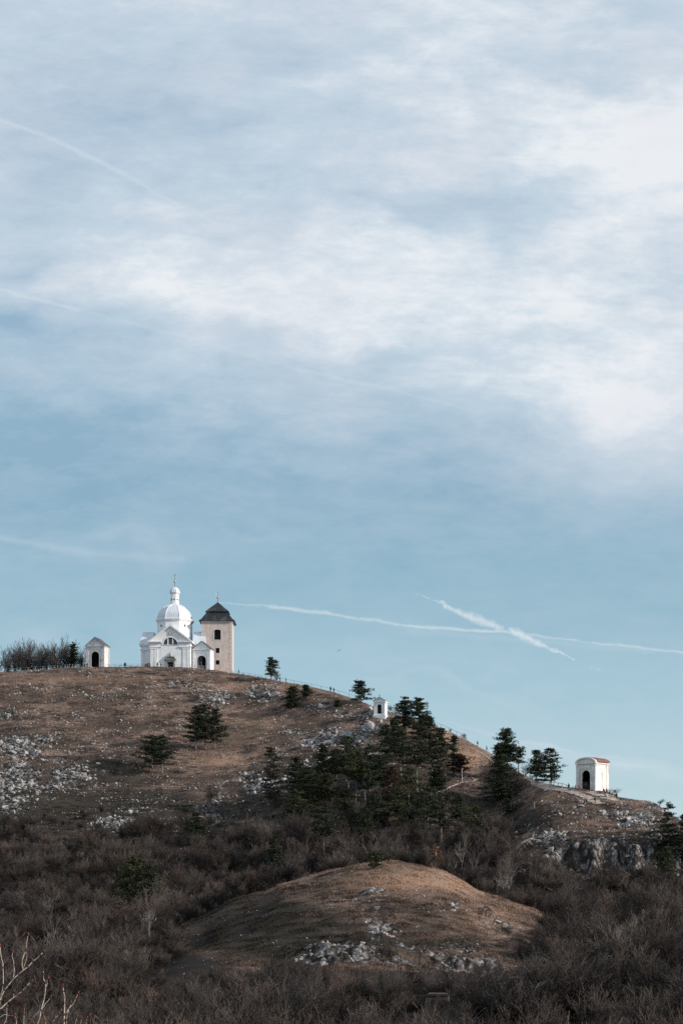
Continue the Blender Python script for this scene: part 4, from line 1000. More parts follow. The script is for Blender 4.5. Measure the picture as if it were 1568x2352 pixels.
# right part of the front with the belfry arch and two small square windows cut into it
m.v = []; m.f = []
WX0, WX1 = -.95, 1.45; ZB, ZT = 11.6, 15.2
m.arch_wall(-hw2, hw2, 9.3, TH, 0, .8, .25, 2.3, ZB, 14.75, rise=.45)
for (x0, x1, z0, z1, za, zb_) in ((-.35, .95, 7.0, 8.75, 5.8, 9.3), (-.35, .95, 2.95, 4.5, -4, 5.8)):
    m.box(-hw2, x0, 0, .8, za, zb_).box(x1, hw2, 0, .8, za, zb_).box(x0, x1, 0, .8, za, z0).box(x0, x1, 0, .8, z1, zb_)
m.box(-hw2, -hw2 + .8, .8, 10.6, -4, TH).box(hw2 - .8, hw2, .8, 10.6, -4, TH).box(-hw2 + .8, hw2 - .8, 9.8, 10.6, -4, TH)
m.build('wall', M['tower'], tw)
o = MB().arch_band(.25, 1.15, 1.5, 14.75, -.08, .3, sill=ZB, seg=10, rise=.4).box(-1.3, 1.8, -.1, .3, ZB - .3, ZB - .002).build('belfry_window', M['quoin'], tw)
MB().box(-1.0, 1.5, .55, .65, ZB, 15.3).build('pane', M['dark'], o)
for (x0, x1, z0, z1) in ((-.35, .95, 7.0, 8.75), (-.35, .95, 2.95, 4.5)):
    o = MB().box(x0 - .15, x0, -.04, .2, z0 - .15, z1 + .15).box(x1, x1 + .15, -.04, .2, z0 - .15, z1 + .15).box(x0, x1, -.04, .2, z1, z1 + .15).box(x0, x1, -.04, .2, z0 - .15, z0).build('window', M['quoin'], tw)
    MB().box(x0, x1, .3, .4, z0, z1).build('pane', M['dark'], o)
z = .9; k = 0
q = MB()
while z < TH - .6:
    l = .95 if k % 2 else .55
    for s in (-1, 1):
        a, b = sorted((s * (hw2 + .05), s * (hw2 - l))); q.box(a, b, -.05, .55 + (.5 if k % 2 == 0 else 0), z, z + .58)
    z += .66; k += 1
q.build('quoin', M['quoin'], tw)
MB().box(-hw2 - .15, hw2 + .15, -.15, 10.75, -4, .75).build('plinth', M['tower'], tw)
MB().box(-hw2 - .25, hw2 + .25, -.25, 10.85, TH - .35, TH).build('cornice', M['quoin'], tw)
c0 = 5.3
r1 = MB().lathe([(8.75, TH), (8.8, TH + .12), (7.6, TH + .75), (5.3, TH + 3.05)], 4, PI / 4, 0, c0)
r1.lathe([(5.2, TH + 3.05), (5.2, TH + 3.5)], 4, PI / 4, 0, c0)
r1.lathe([(5.75, TH + 3.45), (5.8, TH + 3.55), (.12, TH + 7.3)], 4, PI / 4, 0, c0)
r1.build('roof', M['towerroof'], tw)
f = MB().tube([(0, c0, TH + 7.1), (0, c0, TH + 11.0)], [.09, .04]).build('finial', M['iron'], tw)
MB().lathe([(.02, -.4), (.28, -.3), (.4, 0), (.28, .3), (.02, .4)], 12).build('gilded_ball', M['gold'], f, smooth=True, loc=(0, c0, TH + 9.0))
MB().prism([(-.75, 9.85 + TH), (-.1, 9.75 + TH), (-.1, 10.25 + TH), (-.4, 10.2 + TH), (-.8, 10.45 + TH)], c0 - .03, c0 + .03).build('weather_vane', M['trim'], f)

# small ruined hut in the bottom thicket
p = at(1003, 176); zz = z_of(2314, 176)
M['ruin'] = mottled('ruin_stone', (.10, .095, .09), (.05, .047, .045), 2.0)
hb = empty('ruined_hut', (p.x, 176, zz), R(-8), 'small grey ruined stone hut with two dark arches in the bottom thicket', 'hut')
m = MB().arch_wall(-1.1, .05, -3, 1.15, 0, .3, -.35, .5, -.5, .55).arch_wall(.052, 1.1, -3, 1.15, 0, .3, .55, .5, -.5, .55); m.box(-1.1, -.8, .3, 1.6, -3, 1.15).box(.8, 1.1, .3, 1.6, -3, 1.15).box(-.8, .8, 1.3, 1.6, -3, 1.15)
m.build('wall', M['ruin'], hb); MB().box(-.79, .79, .9, 1.0, -3, 1.1).build('niche', M['dark'], hb)
MB().prism([(-1.2, 1.16), (1.2, 1.16), (.9, 1.35), (-.9, 1.35)], -.1, 1.7).build('roof', M['wood'], hb)

# ------------------------------------------------------------------ fences, railings, path, bench
def railing(name, pts, label, hgt=1.05, rails=(1.0,), gap=None, mat='rail', rr=.035, pr=.045, cat='fence', mesh=False, group=None):
    P = [Vector(p) for p in pts]
    root = empty(name, P[0], 0, label, cat, group); o0 = P[0]
    for p in P: MB().box(p.x - o0.x - pr, p.x - o0.x + pr, p.y - o0.y - pr, p.y - o0.y + pr, p.z - o0.z - .3, p.z - o0.z + hgt).build('post', M[mat], root)
    for rz_ in rails:
        MB().tube([p - o0 + Vector((0, 0, rz_ * hgt)) for p in P], rr, 5).build('rail', M[mat], root)
    return root
def crestpts(xs, dy=-1.5): return [at(x, float(crest_Y(x)) + dy) for x in xs]
railing('fence', crestpts(range(-20, 196, 17), -2), 'wire fence on pale posts below the bare trees left of the gabled chapel', 1.3, (.35, .95), rr=.02, pr=.06, mat='paleiron')
railing('railing', crestpts(range(226, 345, 13), -1), 'thin dark railing between the gabled chapel and the church', 1.1, (.55, 1), rr=.03)
railing('railing', crestpts(range(346, 430, 14), -2.2), 'thin railing in front of the church portal', 1.0, (1,), rr=.025)
railing('railing', [at(x, 613) for x in (437, 447, 457, 467)], 'short pale barrier in front of the small gabled porch chapel', 1.1, (.98, .55), mat='paleiron', rr=.05, pr=.07)
railing('railing', crestpts((535, 547, 560, 573, 586, 599, 612, 625), -.5), 'thin dark railing from the tower to the lone skyline pine', 1.1, (.5, 1), rr=.03)
railing('railing', crestpts((642, 657, 675, 693, 716, 737, 757, 777, 801, 815), -.3), 'dark railing running down the skyline behind the walking couple', 1.25, (1,), rr=.04)
railing('railing', [at(x, y_) for x, y_ in ((889, 541), (903, 539), (915, 537), (929, 535), (945, 534))], 'pale railing to the right of the wayside shrine', 1.35, (.5, 1), mat='paleiron', rr=.055, pr=.07)
railing('railing', [at(x, float(crest_Y(x)) - 4) for x in (962, 978, 994, 1012, 1030, 1048, 1062)], 'pale railing above the grove on the steep flank', 1.2, (1,), mat='paleiron', rr=.05, pr=.06)
sp = [hit(px, py, 370) for px, py in ((1205, 1783), (1216, 1789), (1228, 1793), (1238, 1800))]
railing('railing', sp, 'grey handrail dropping below the wide skyline pines', 1.0, (1,), rr=.05)
sp = [hit(px, py, 385) for px, py in ((1237, 1808), (1260, 1808.5), (1271, 1809), (1281, 1810), (1290, 1812), (1300, 1815))]
railing('railing', sp, 'pale wooden railing beside the group of visitors at the red roofed chapel', 1.25, (.98,), mat='paleiron', rr=.07, pr=.08)
sp = [hit(px, py, 380) for px, py in ((1303, 1818), (1316, 1821), (1330, 1829), (1345, 1835), (1358, 1838), (1348, 1842), (1338, 1843), (1328, 1844))]
railing('railing', sp, 'pale rail bending round the path below the red roofed chapel', .8, (1,), mat='paleiron', rr=.06, pr=.06)
def ribbon(name, pts, wid, mat, label):
    P = [Vector(p) for p in pts]; Q = []
    for a, b in zip(P[:-1], P[1:]):
        for t in range(8): Q.append(a.lerp(b, t / 8))
    Q.append(P[-1]); V = []; Fc = []
    for i, p in enumerate(Q):
        d = (Q[min(i + 1, len(Q) - 1)] - Q[max(i - 1, 0)]).normalized(); s = Vector((-d.y, d.x, 0)).normalized() * wid / 2 * random.uniform(.75, 1.2)
        for k in (-1, -.33, .33, 1):
            q = p + s * k; V.append((q.x, q.y, ground(q.x, q.y) + .10))
    for i in range(len(Q) - 1):
        for k in range(3): Fc.append((i * 4 + k, i * 4 + k + 1, i * 4 + 5 + k, i * 4 + 4 + k))
    m = bpy.data.meshes.new(name); m.from_pydata(V, [], Fc); m.materials.append(M[mat]); o = bpy.data.objects.new(name, m); COL.objects.link(o); tag(o, label, kind='structure')
M['path'] = mottled('trodden_limestone', (.42, .36, .32), (.24, .18, .15), 1.2, bmp=.05)
ribbon('path', [hit(a, b, 370) for a, b in ((1213, 1786), (1225, 1792), (1238, 1802), (1262, 1811), (1285, 1814), (1300, 1817), (1318, 1822), (1336, 1828), (1352, 1835), (1364, 1842), (1375, 1848))], 2.6, 'path', 'pale trodden path past the red roofed chapel')
ribbon('path', [hit(a, b, 370) for a, b in ((1352, 1820), (1372, 1826), (1390, 1832), (1405, 1836), (1420, 1838))], 2.6, 'path', 'pale stony track right of the red roofed chapel')
ribbon('path', [hit(a, b, 330) for a, b in ((1000, 1822), (1030, 1812), (1060, 1799), (1085, 1795), (1100, 1790))], .5, 'path', 'faint path across the sunny slope right of the grove')
ribbon('path', [hit(a, b, 430) for a, b in ((1060, 1712), (1085, 1720), (1105, 1731), (1125, 1745), (1140, 1756))], .5, 'path', 'faint path under the skyline right of the grove')
b = empty('park_bench', at(287, 617.5), 0, 'plain dark bench in the gap between the gabled chapel and the church', 'bench')
MB().box(-2.2, 2.2, -.2, .2, .42, .48).build('seat', M['wood'], b)
for x in (-1.8, 1.8): MB().box(x - .06, x + .06, -.18, .18, -.3, .418).build('leg', M['wood'], b)
b = empty('park_bench', hit(1388, 1823, 400), R(20), 'low wooden bench against the right wall of the red roofed chapel', 'bench')
MB().box(-1.6, 1.6, -.2, .2, .42, .5).build('seat', M['wood'], b)
for x in (-1.2, 1.2): MB().box(x - .06, x + .06, -.18, .18, -.3, .418).build('leg', M['wood'], b)
p = hit(1226.6, 1860, 380); MB().box(-.08, .08, -.08, .08, -.3, 1.8).build('marker_post', M['paleiron'], loc=p); tag(bpy.data.objects['marker_post'], 'lone upright pale post in the grass of the right spur', 'post')

# ------------------------------------------------------------------ people
def flat(name, c, rough=.85):
    m, nt, b = new_mat(name); nt.links.new(mixc(nt, maprange(nt, nz(nt, coords(nt), 9, 3), .3, .7), c, tuple(v * .7 for v in c)), b.inputs['Base Color']); b.inputs['Roughness'].default_value = rough; return m
CLO = {'black': flat('black_cloth', (.02, .02, .024)), 'navy': flat('navy_cloth', (.025, .035, .06)), 'red': flat('red_cloth', (.50, .03, .03)), 'teal': flat('teal_cloth', (.03, .17, .16)), 'grey': flat('grey_cloth', (.08, .08, .085)),
       'cream': flat('cream_cloth', (.50, .44, .38)), 'pink': flat('pink_cloth', (.35, .09, .11)), 'brown': flat('brown_cloth', (.07, .045, .035)), 'blue': flat('blue_cloth', (.06, .11, .18))}
M['hair'] = flat('dark_hair', (.025, .018, .014)); 
def body_mat(trouser):
    m, nt, b = new_mat('skin_and_trousers')
    s = nt.nodes.new('ShaderNodeSeparateXYZ'); t = nt.nodes.new('ShaderNodeTexCoord'); nt.links.new(t.outputs['Object'], s.inputs[0])
    f = maprange(nt, s.outputs['Z'], .99, 1.0); g = maprange(nt, s.outputs['Z'], .09, .1)
    c = mixc(nt, f, mixc(nt, g, (.02, .017, .015), trouser), (.42, .25, .18)); nt.links.new(c, b.inputs['Base Color']); return m
BM = {'dark': body_mat((.02, .022, .028)), 'blue': body_mat((.04, .055, .09)), 'brown': body_mat((.09, .07, .055)), 'grey': body_mat((.07, .07, .075))}
def skin_mesh(name, verts, edges, radii, mat, parent, root=0, levels=1):
    me_ = bpy.data.meshes.new(name); me_.from_pydata([tuple(v) for v in verts], edges, [])
    me_.materials.append(mat)
    o = bpy.data.objects.new(name, me_); COL.objects.link(o); o.parent = parent
    md = o.modifiers.new('skin', 'SKIN'); md.use_smooth_shade = True
    lay = me_.skin_vertices[0] if me_.skin_vertices else None
    if lay is None:
        bm = bmesh.new(); bm.from_mesh(me_); bm.verts.layers.skin.verify(); bm.to_mesh(me_); bm.free(); lay = me_.skin_vertices[0]
    for i, r in enumerate(radii):
        rr = r if hasattr(r, '__len__') else (r, r); lay.data[i].radius = rr; lay.data[i].use_root = (i == root)
    if levels: sm = o.modifiers.new('sub', 'SUBSURF'); sm.levels = sm.render_levels = levels
    return o
def person(p, hgt, rz, jacket, trouser, label, stride=.16, arms=((-.03, .0), (.03, .0)), coat=False, sit=False, pack=None, bend=0.0, hood=False, group=None):
    """adult 1.75 m tall facing -y before turning; arms = swing of (left, right) in y, sideways reach"""
    root = empty('person', p, R(rz), label, 'person', group); s = hgt / 1.75; root.scale = (s, s, s)
    V = []; E = []; Rd = []
    def a(v, r, par=None):
        V.append(Vector(v)); Rd.append(r)
        if par is not None: E.append((par, len(V) - 1))
        return len(V) - 1
    hz = .93 if not sit else .52
    pel = a((0, 0, hz), (.14, .11)); b = bend
    wst = a((0, -.10 * b, hz + .18), (.13, .10), pel); chs = a((0, -.28 * b, hz + .38), (.16, .115), wst); nk = a((0, -.42 * b, hz + .54), .055, chs)
    hd0 = a((0, -.45 * b - .005, hz + .62), .07, nk); hd = a((0, -.48 * b - .012, hz + .71), (.078, .095), hd0); tp = a((0, -.5 * b, hz + .79), .06, hd)
    nose = a((0, -.48 * b - .115, hz + .70), .014, hd)
    for sx in (-1, 1):
        a((sx * .082, -.48 * b, hz + .70), .016, hd)
    A = []
    for sx, (sw, rc_) in zip((-1, 1), arms):
        sh = a((sx * .19, -.30 * b, hz + .46), .058, chs)
        el = a((sx * (.23 + .3 * rc_), -.30 * b + sw * 1.1, hz + .20 + .22 * abs(rc_)), .043, sh)
        wr = a((sx * (.24 + .75 * rc_), -.32 * b + sw * 2.4 - .06, hz - .04 + .42 * abs(rc_)), .030, el)
        pm_ = a((sx * (.24 + .88 * rc_), -.33 * b + sw * 2.6 - .07, hz - .11 + .42 * abs(rc_)), (.034, .02), wr)
        A.append((sh, el, wr))
        for k in range(4):
            f1 = a(V[pm_] + Vector((sx * .004, (k - 1.5) * .021, -.045 - .004 * (k in (1, 2)))), .010, pm_)
            a(V[f1] + Vector((-sx * .012, 0, -.034)), .008, f1)
        th_ = a(V[wr] + Vector((0, -.042, -.05)), .012, wr); a(V[th_] + Vector((-sx * .008, -.012, -.035)), .009, th_)
    L = []
    for sx in (-1, 1):
        st_ = stride * sx
        if sit:
            hp = a((sx * .10, -.02, hz), .085, pel); kn = a((sx * .12, -.44, .50), .062, hp); an = a((sx * .12, -.46, .09), .042, kn); ft = a((sx * .12, -.62, .045), .04, an)
        else:
            hp = a((sx * .09, 0, hz - .08), .092, pel); kn = a((sx * .10, -st_ * .6 - .03, .50), .062, hp); an = a((sx * .10, -st_ * 1.1 + .02, .09), .042, kn); ft = a((sx * .11, -st_ * 1.1 - .13, .045), .038, an)
        L.append((hp, kn, an))
    mat = BM[trouser]
    skin_mesh('body', V, E, Rd, mat, root)
    # jacket
    JV = [Vector((0, 0, hz - .10)), V[wst], V[chs], Vector((0, -.38 * b, hz + .50))]; JR = [(.175, .145), (.18, .15), (.22, .175), (.11, .10)]; JE = [(0, 1), (1, 2), (2, 3)]
    if coat: JV.append(Vector((0, .03, hz - .48))); JR.append((.21, .17)); JE.append((0, 4))
    for sh, el, wr in A:
        k = len(JV); JV += [V[sh], V[el], V[el].lerp(V[wr], .92)]; JR += [.075, .06, .045]; JE += [(2, k), (k, k + 1), (k + 1, k + 2)]
    skin_mesh('jacket', JV, JE, JR, CLO[jacket], root, 0)
    h = MB(); c_ = V[hd]
    bm = bmesh.new(); bmesh.ops.create_uvsphere(bm, u_segments=12, v_segments=8, radius=.112); 
    for v in list(bm.verts):
        if v.co.y < -.045 and v.co.z < .055: v.co.y = -.045
        if v.co.z < -.06: v.co.z = -.06
        v.co += c_ + Vector((0, .018, .03))
    hm = bpy.data.meshes.new('hair'); bm.to_mesh(hm); bm.free(); hm.materials.append(CLO[jacket] if hood else M['hair']); ho = bpy.data.objects.new('hair' if not hood else 'hood', hm); COL.objects.link(ho); ho.parent = root
    if pack:
        bm = bmesh.new(); bmesh.ops.create_cube(bm, size=1); bmesh.ops.bevel(bm, geom=bm.edges[:], offset=.2, segments=3, affect='EDGES')
        for v in bm.verts: v.co = Vector((v.co.x * .32, v.co.y * .22 + .22 - .25 * b, v.co.z * .46 + hz + .30))
        pm2 = bpy.data.meshes.new('backpack'); bm.to_mesh(pm2); bm.free(); pm2.materials.append(CLO[pack]); po_ = bpy.data.objects.new('backpack', pm2); COL.objects.link(po_); po_.parent = root
        tag(po_, 'worn backpack')
    return root
def c_at(px, dy):
    ys = np.arange(350, float(crest_Y(px)) + 1, .5); vis = float(np.min(HY - F0 * ground_v(np.full_like(ys, px), ys) / ys))
    return hit(px, vis + .4 - dy * .35)
person(c_at(195.5, -3), 1.75, 20, 'navy', 'dark', 'left one of two people standing before the gabled chapel, in dark clothes', .05)
person(c_at(201, -3.5), 1.8, -15, 'brown', 'dark', 'right one of two people standing before the gabled chapel, in dark clothes', .05)
person(c_at(288.5, -3.4), 1.75, 10, 'black', 'dark', 'person in a long black coat standing behind the bench left of the church', .03, coat=True, hood=True)
person(c_at(286, -2.8), 1.6, -30, 'black', 'dark', 'shorter dark figure close beside the long coated one at the bench', .04, coat=True)
person(c_at(362, -3.4), 1.75, 160, 'black', 'dark', 'dark clad person in front of the church facade, left of the portal', .08)
person(c_at(370, -5), 1.7, 200, 'black', 'dark', 'dark clad person nearest the church portal, seen from the front slope', .08, coat=True)
person(c_at(548.5, -2.5), 1.75, 90, 'black', 'dark', 'walker in black just right of the square tower', .18)
person(c_at(643, -1.5), 1.7, 100, 'navy', 'dark', 'walker in dark blue at the foot of the lone skyline pine', .15)
person(c_at(656.5, -2.5), 1.7, 80, 'black', 'dark', 'walker in black a few steps right of the lone skyline pine', .15)
person(c_at(759, -1.6), 1.85, 180, 'black', 'dark', 'taller one of the couple at the dark railing, in black', .1)
person(c_at(766.5, -2.4), 1.7, 200, 'black', 'dark', 'shorter one of the couple at the dark railing, in a long black coat', .08, arms=((0, .0), (0, .5)), coat=True)
person(c_at(1069.5, -3), 1.75, 60, 'cream', 'brown', 'walker in pale clothes coming down below the round bush', .15)
person(c_at(1096, -1.5), 1.75, 120, 'black', 'dark', 'upper one of two dark walkers on the bare skyline left of the big rounded pine', .15)
person(c_at(1117.5, -2), 1.8, 250, 'black', 'dark', 'lower one of two dark walkers on the bare skyline, striding uphill', .25, bend=.3)
person(hit(1305, 1817.5), 1.85, 10, 'black', 'dark', 'tall visitor in black at the end of the pale wooden railing', .08)
person(hit(1314.5, 1817), 1.15, 30, 'blue', 'dark', 'small child in dark blue between the adults at the red roofed chapel', .08)
person(hit(1319.5, 1817.5), 1.5, 100, 'grey', 'blue', 'visitor in grey and blue next to the one in red', .08, bend=.3)
person(hit(1329, 1818.5), 1.8, 20, 'red', 'grey', 'visitor in a bright red jacket reaching out an arm by the red roofed chapel', .06, arms=((0, .75), (0, 0)))
person(hit(1385.5, 1822.5) + Vector((0, 0, .0)), 1.7, 20, 'brown', 'dark', 'left one of two people seated on the bench by the right chapel wall', sit=True)
person(hit(1392, 1822.5) + Vector((0, 0, .0)), 1.7, 0, 'pink', 'dark', 'right one of two people seated on the bench by the right chapel wall, reddish top', sit=True)
person(hit(1414.5, 1838), 1.8, 15, 'black', 'dark', 'person in black standing by the bush right of the red roofed chapel', .06)
person(hit(1365.5, 1849), 1.8, 110, 'teal', 'dark', 'hiker in a teal jacket with backpack climbing the path', .28, bend=.35, pack='black')
person(hit(1329.5, 1853.5), 1.7, 30, 'pink', 'blue', 'hiker in pink below the bending rail on the slope', .12, pack='red')

tufts([(o.location.x, o.location.y) for o in COL.objects if o.name.startswith('person') or o.name.startswith('park_bench')])
# bird
p = Vector(((778 - CX) / F0 * 400, 400, z_of(1495, 400)))
bd = empty('bird', p, R(-30), 'dark bird of prey gliding in the sky above the slope', 'bird'); bd.rotation_euler = (R(8), R(-28), R(-25))
MB().tube([(0, -.26, 0), (0, -.2, .01), (0, -.08, .01), (0, .1, 0), (0, .24, 0)], [.015, .04, .065, .05, .02], 8).add([(-.04, .2, 0), (.04, .2, 0), (.11, .42, .01), (-.11, .42, .01)], [(0, 1, 2, 3)]).build('body', M['iron'], bd, smooth=True)
for s in (-1, 1):
    MB().add([(s * .04, -.1, .02), (s * .35, -.16, .10), (s * .68, -.02, .16), (s * .66, .06, .16), (s * .32, .12, .09), (s * .04, .1, .02)], [(0, 1, 2, 3, 4, 5)]).build('wing', M['iron'], bd)

# ------------------------------------------------------------------ near budding branches, lower left
NB = 13.0
def q7(cx_, cy_, dy=0): return Vector(((cx_ * .5126 - CX) / F0 * (NB + dy), NB + dy, z_of(1894.7 + cy_ * .5126, NB + dy)))
m_, nt, b = new_mat('sunlit_bark'); f = nz(nt, coords(nt), 30, 4)
nt.links.new(mixc(nt, maprange(nt, f, .35, .65), (.62, .56, .49), (.30, .22, .17)), b.inputs['Base Color']); M['twigbark'] = m_
M['bud'] = mottled('bud_scales', (.15, .055, .035), (.08, .03, .022), 40)
bt = empty('budding_tree', (-3.0, NB, ground(-3.0, NB)), 0, 'near sunlit branches with red buds at the lower left corner', 'tree')
bo = Vector(bt.location); foot = bo + Vector((0, 0, -.2))
fork = q7(60, 1150)
tr = MB(); tr.tube([foot - bo, foot.lerp(fork, .5) - bo + Vector((.03, 0, 0)), fork - bo], [.05, .042, .035], 8); tr.build('trunk', M['twigbark'], bt, smooth=True)
LIMBS = [
 ([(-10, 900), (0, 790), (20, 742), (60, 692), (105, 650), (140, 620), (165, 600), (196, 570)], 5.5, 1),
 ([(-20, 900), (-5, 800), (15, 720), (15, 640), (8, 600), (2, 545)], 5.5, 1),
 ([(60, 692), (66, 650), (62, 610), (58, 570)], 3, 1), ([(105, 650), (100, 610), (118, 560), (127, 495)], 4, 1), ([(105, 650), (118, 610), (120, 565)], 2.2, 0),
 ([(-10, 830), (20, 810), (60, 775), (100, 745), (140, 702)], 4.5, 1), ([(60, 775), (64, 760), (62, 750)], 2, 0),
 ([(150, 1000), (170, 892), (185, 830), (205, 730), (197, 690), (195, 652)], 5, 1), ([(182, 840), (205, 800), (226, 774)], 3, 1), ([(205, 730), (213, 705), (216, 688)], 2.2, 0), ([(186, 820), (160, 850), (140, 870)], 2.2, 1),
 ([(225, 1000), (240, 888), (262, 850), (280, 820)], 3, 1), ([(290, 1000), (290, 880), (290, 830), (292, 770), (284, 725)], 5, 1), ([(290, 850), (312, 820), (330, 800), (350, 757)], 3.5, 1), ([(300, 900), (302, 850), (318, 800)], 2.6, 1),
 ([(10, 930), (30, 870), (32, 815)], 3.2, 1), ([(-5, 870), (20, 850), (50, 855)], 2.6, 0), ([(320, 980), (335, 900), (345, 865)], 3, 1), ([(380, 1000), (390, 880), (398, 855)], 2.2, 1), ([(340, 960), (362, 890), (366, 870)], 2.2, 0), ([(62, 950), (75, 890), (70, 855)], 3, 1),
 ([(470, 1000), (480, 905), (482, 882)], 2.2, 0), ([(110, 980), (108, 850), (112, 815)], 2.4, 0), ([(198, 960), (205, 880), (196, 850)], 2.4, 0)]
k7 = .5126 / F0 * NB
rs = random.Random(5)
br_ = []; buds = MB()
for i, (pts, wpx, nb_) in enumerate(LIMBS):
    dy = [0, .3, 0, 0, 0, -.2, -.2, .2, .2, .2, .2, .5, -.3, -.3, -.3, .1, 0, .4, .2, .3, .2, .1, .2, .3][i]
    P = [q7(x, y_, dy) - bo for x, y_ in pts]
    if pts[0][1] >= 890: P = [fork - bo] + P
    # gentle knuckles along the shoot
    Q = []
    for a_, b_ in zip(P[:-1], P[1:]):
        for t in (0, .5): Q.append(a_.lerp(b_, t) + Vector((rs.gauss(0, 1), rs.gauss(0, 1), rs.gauss(0, .6))) * .0035 * (1 if t else .3))
    Q.append(P[-1]); n = len(Q)
    rad = [wpx * .58 * k7 * (1.15 - .75 * j / (n - 1)) for j in range(n)]
    MB().tube(Q, rad, 7).build('branch', M['twigbark'], bt, smooth=True)
    spots = [(Q[-1], (Q[-1] - Q[-2]).normalized(), 1.0)]
    for j in range(3, n - 1):
        if rs.random() < .45: spots.append((Q[j], ((Q[j] - Q[j - 1]).normalized() + Vector((rs.uniform(-1, 1), rs.uniform(-.5, .5), .3))).normalized(), .7))
    for c_, d_, s_ in spots:
        l = .030 * s_; b0 = c_ - d_ * .004
        MB().tube([b0, b0 + d_ * l * .25, b0 + d_ * l * .6, b0 + d_ * l], [.003, .0085 * s_, .007 * s_, .001], 6).build('bud', M['bud'], bt, smooth=True)

# ------------------------------------------------------------------ light, sky, camera
SUN_AZ, SUN_EL = -17.0, 22.0            # degrees from +x toward -y (negative = in front of the facades)
ld = bpy.data.lights.new('sun', 'SUN'); ld.energy = 4.8; ld.angle = R(.5); ld.color = (1.0, .93, .84)
lo = bpy.data.objects.new('sun', ld); COL.objects.link(lo)
sd = Vector((math.cos(R(SUN_AZ)) * math.cos(R(SUN_EL)), math.sin(R(SUN_AZ)) * math.cos(R(SUN_EL)), math.sin(R(SUN_EL))))
lo.rotation_euler = sd.to_track_quat('Z', 'Y').to_euler(); lo.location = sd * 300
wld = bpy.data.worlds.new('World'); scene.world = wld; wld.use_nodes = True
nt = wld.node_tree; bg = nt.nodes['Background']; BS = .1; bg.inputs['Strength'].default_value = BS
sky = nt.nodes.new('ShaderNodeTexSky'); sky.sky_type = 'NISHITA'; sky.sun_disc = False; sky.sun_elevation = R(SUN_EL); sky.sun_rotation = math.atan2(sd.x, sd.y)
tc = nt.nodes.new('ShaderNodeTexCoord'); sx = nt.nodes.new('ShaderNodeSeparateXYZ'); nt.links.new(tc.outputs['Generated'], sx.inputs[0])
# sky chart: px to the right, py downward, in units of the tangent of the angle from due north (+y)
ay = mth(nt, 'MAXIMUM', mth(nt, 'ABSOLUTE', sx.outputs['Y']), .12)
u = mth(nt, 'DIVIDE', sx.outputs['X'], ay); v_ = mth(nt, 'DIVIDE', sx.outputs['Z'], ay)
pxn = mth(nt, 'MULTIPLY_ADD', u, F0 / 1000, CX / 1000); pyn = mth(nt, 'MULTIPLY_ADD', v_, -F0 / 1000, HY / 1000)
cv = nt.nodes.new('ShaderNodeCombineXYZ'); nt.links.new(pxn, cv.inputs[0]); nt.links.new(pyn, cv.inputs[1]); P0 = cv.outputs[0]
def mapv(vec, sc, rot=0, loc=(0, 0, 0)):
    n = nt.nodes.new('ShaderNodeMapping'); n.inputs['Scale'].default_value = sc; n.inputs['Rotation'].default_value = (0, 0, rot); n.inputs['Location'].default_value = loc; nt.links.new(vec, n.inputs[0]); return n.outputs[0]
def vadd(a_, b_, op='ADD', s=None):
    n = nt.nodes.new('ShaderNodeVectorMath'); n.operation = op
    for i, x in enumerate((a_, b_)):
        if x is None: continue
        if hasattr(x, 'is_linked'): nt.links.new(x, n.inputs[i])
        else: n.inputs[i].default_value = x
    if s is not None:
        if hasattr(s, 'is_linked'): nt.links.new(s, n.inputs['Scale'])
        else: n.inputs['Scale'].default_value = s
    return n
def nzc(vec, scale, detail=3):
    n = nt.nodes.new('ShaderNodeTexNoise'); n.inputs['Scale'].default_value = scale; n.inputs['Detail'].default_value = detail; nt.links.new(vec, n.inputs['Vector']); return n.outputs['Color']
warp = vadd(vadd(nzc(mapv(P0, (1, 1.6, 1)), 2.4, 5), (.5, .5, .5), 'SUBTRACT').outputs[0], None, 'SCALE', .32).outputs[0]
PW = vadd(vadd(P0, warp).outputs[0], (1, 1, 0), 'MULTIPLY').outputs[0]
def blob(acc, cx_, cy_, rx, ry, amp, rot=0):
    n = nt.nodes.new('ShaderNodeMapping'); n.vector_type = 'TEXTURE'; nt.links.new(PW, n.inputs[0])
    n.inputs['Location'].default_value = (cx_ / 1000, cy_ / 1000, 0); n.inputs['Rotation'].default_value = (0, 0, R(rot)); n.inputs['Scale'].default_value = (rx * 2.3 / 1000, ry * 2.3 / 1000, 1)
    g = nt.nodes.new('ShaderNodeTexGradient'); g.gradient_type = 'QUADRATIC_SPHERE'; nt.links.new(n.outputs[0], g.inputs[0])
    return mth(nt, 'MULTIPLY_ADD', g.outputs['Fac'], amp * 1.15, acc)
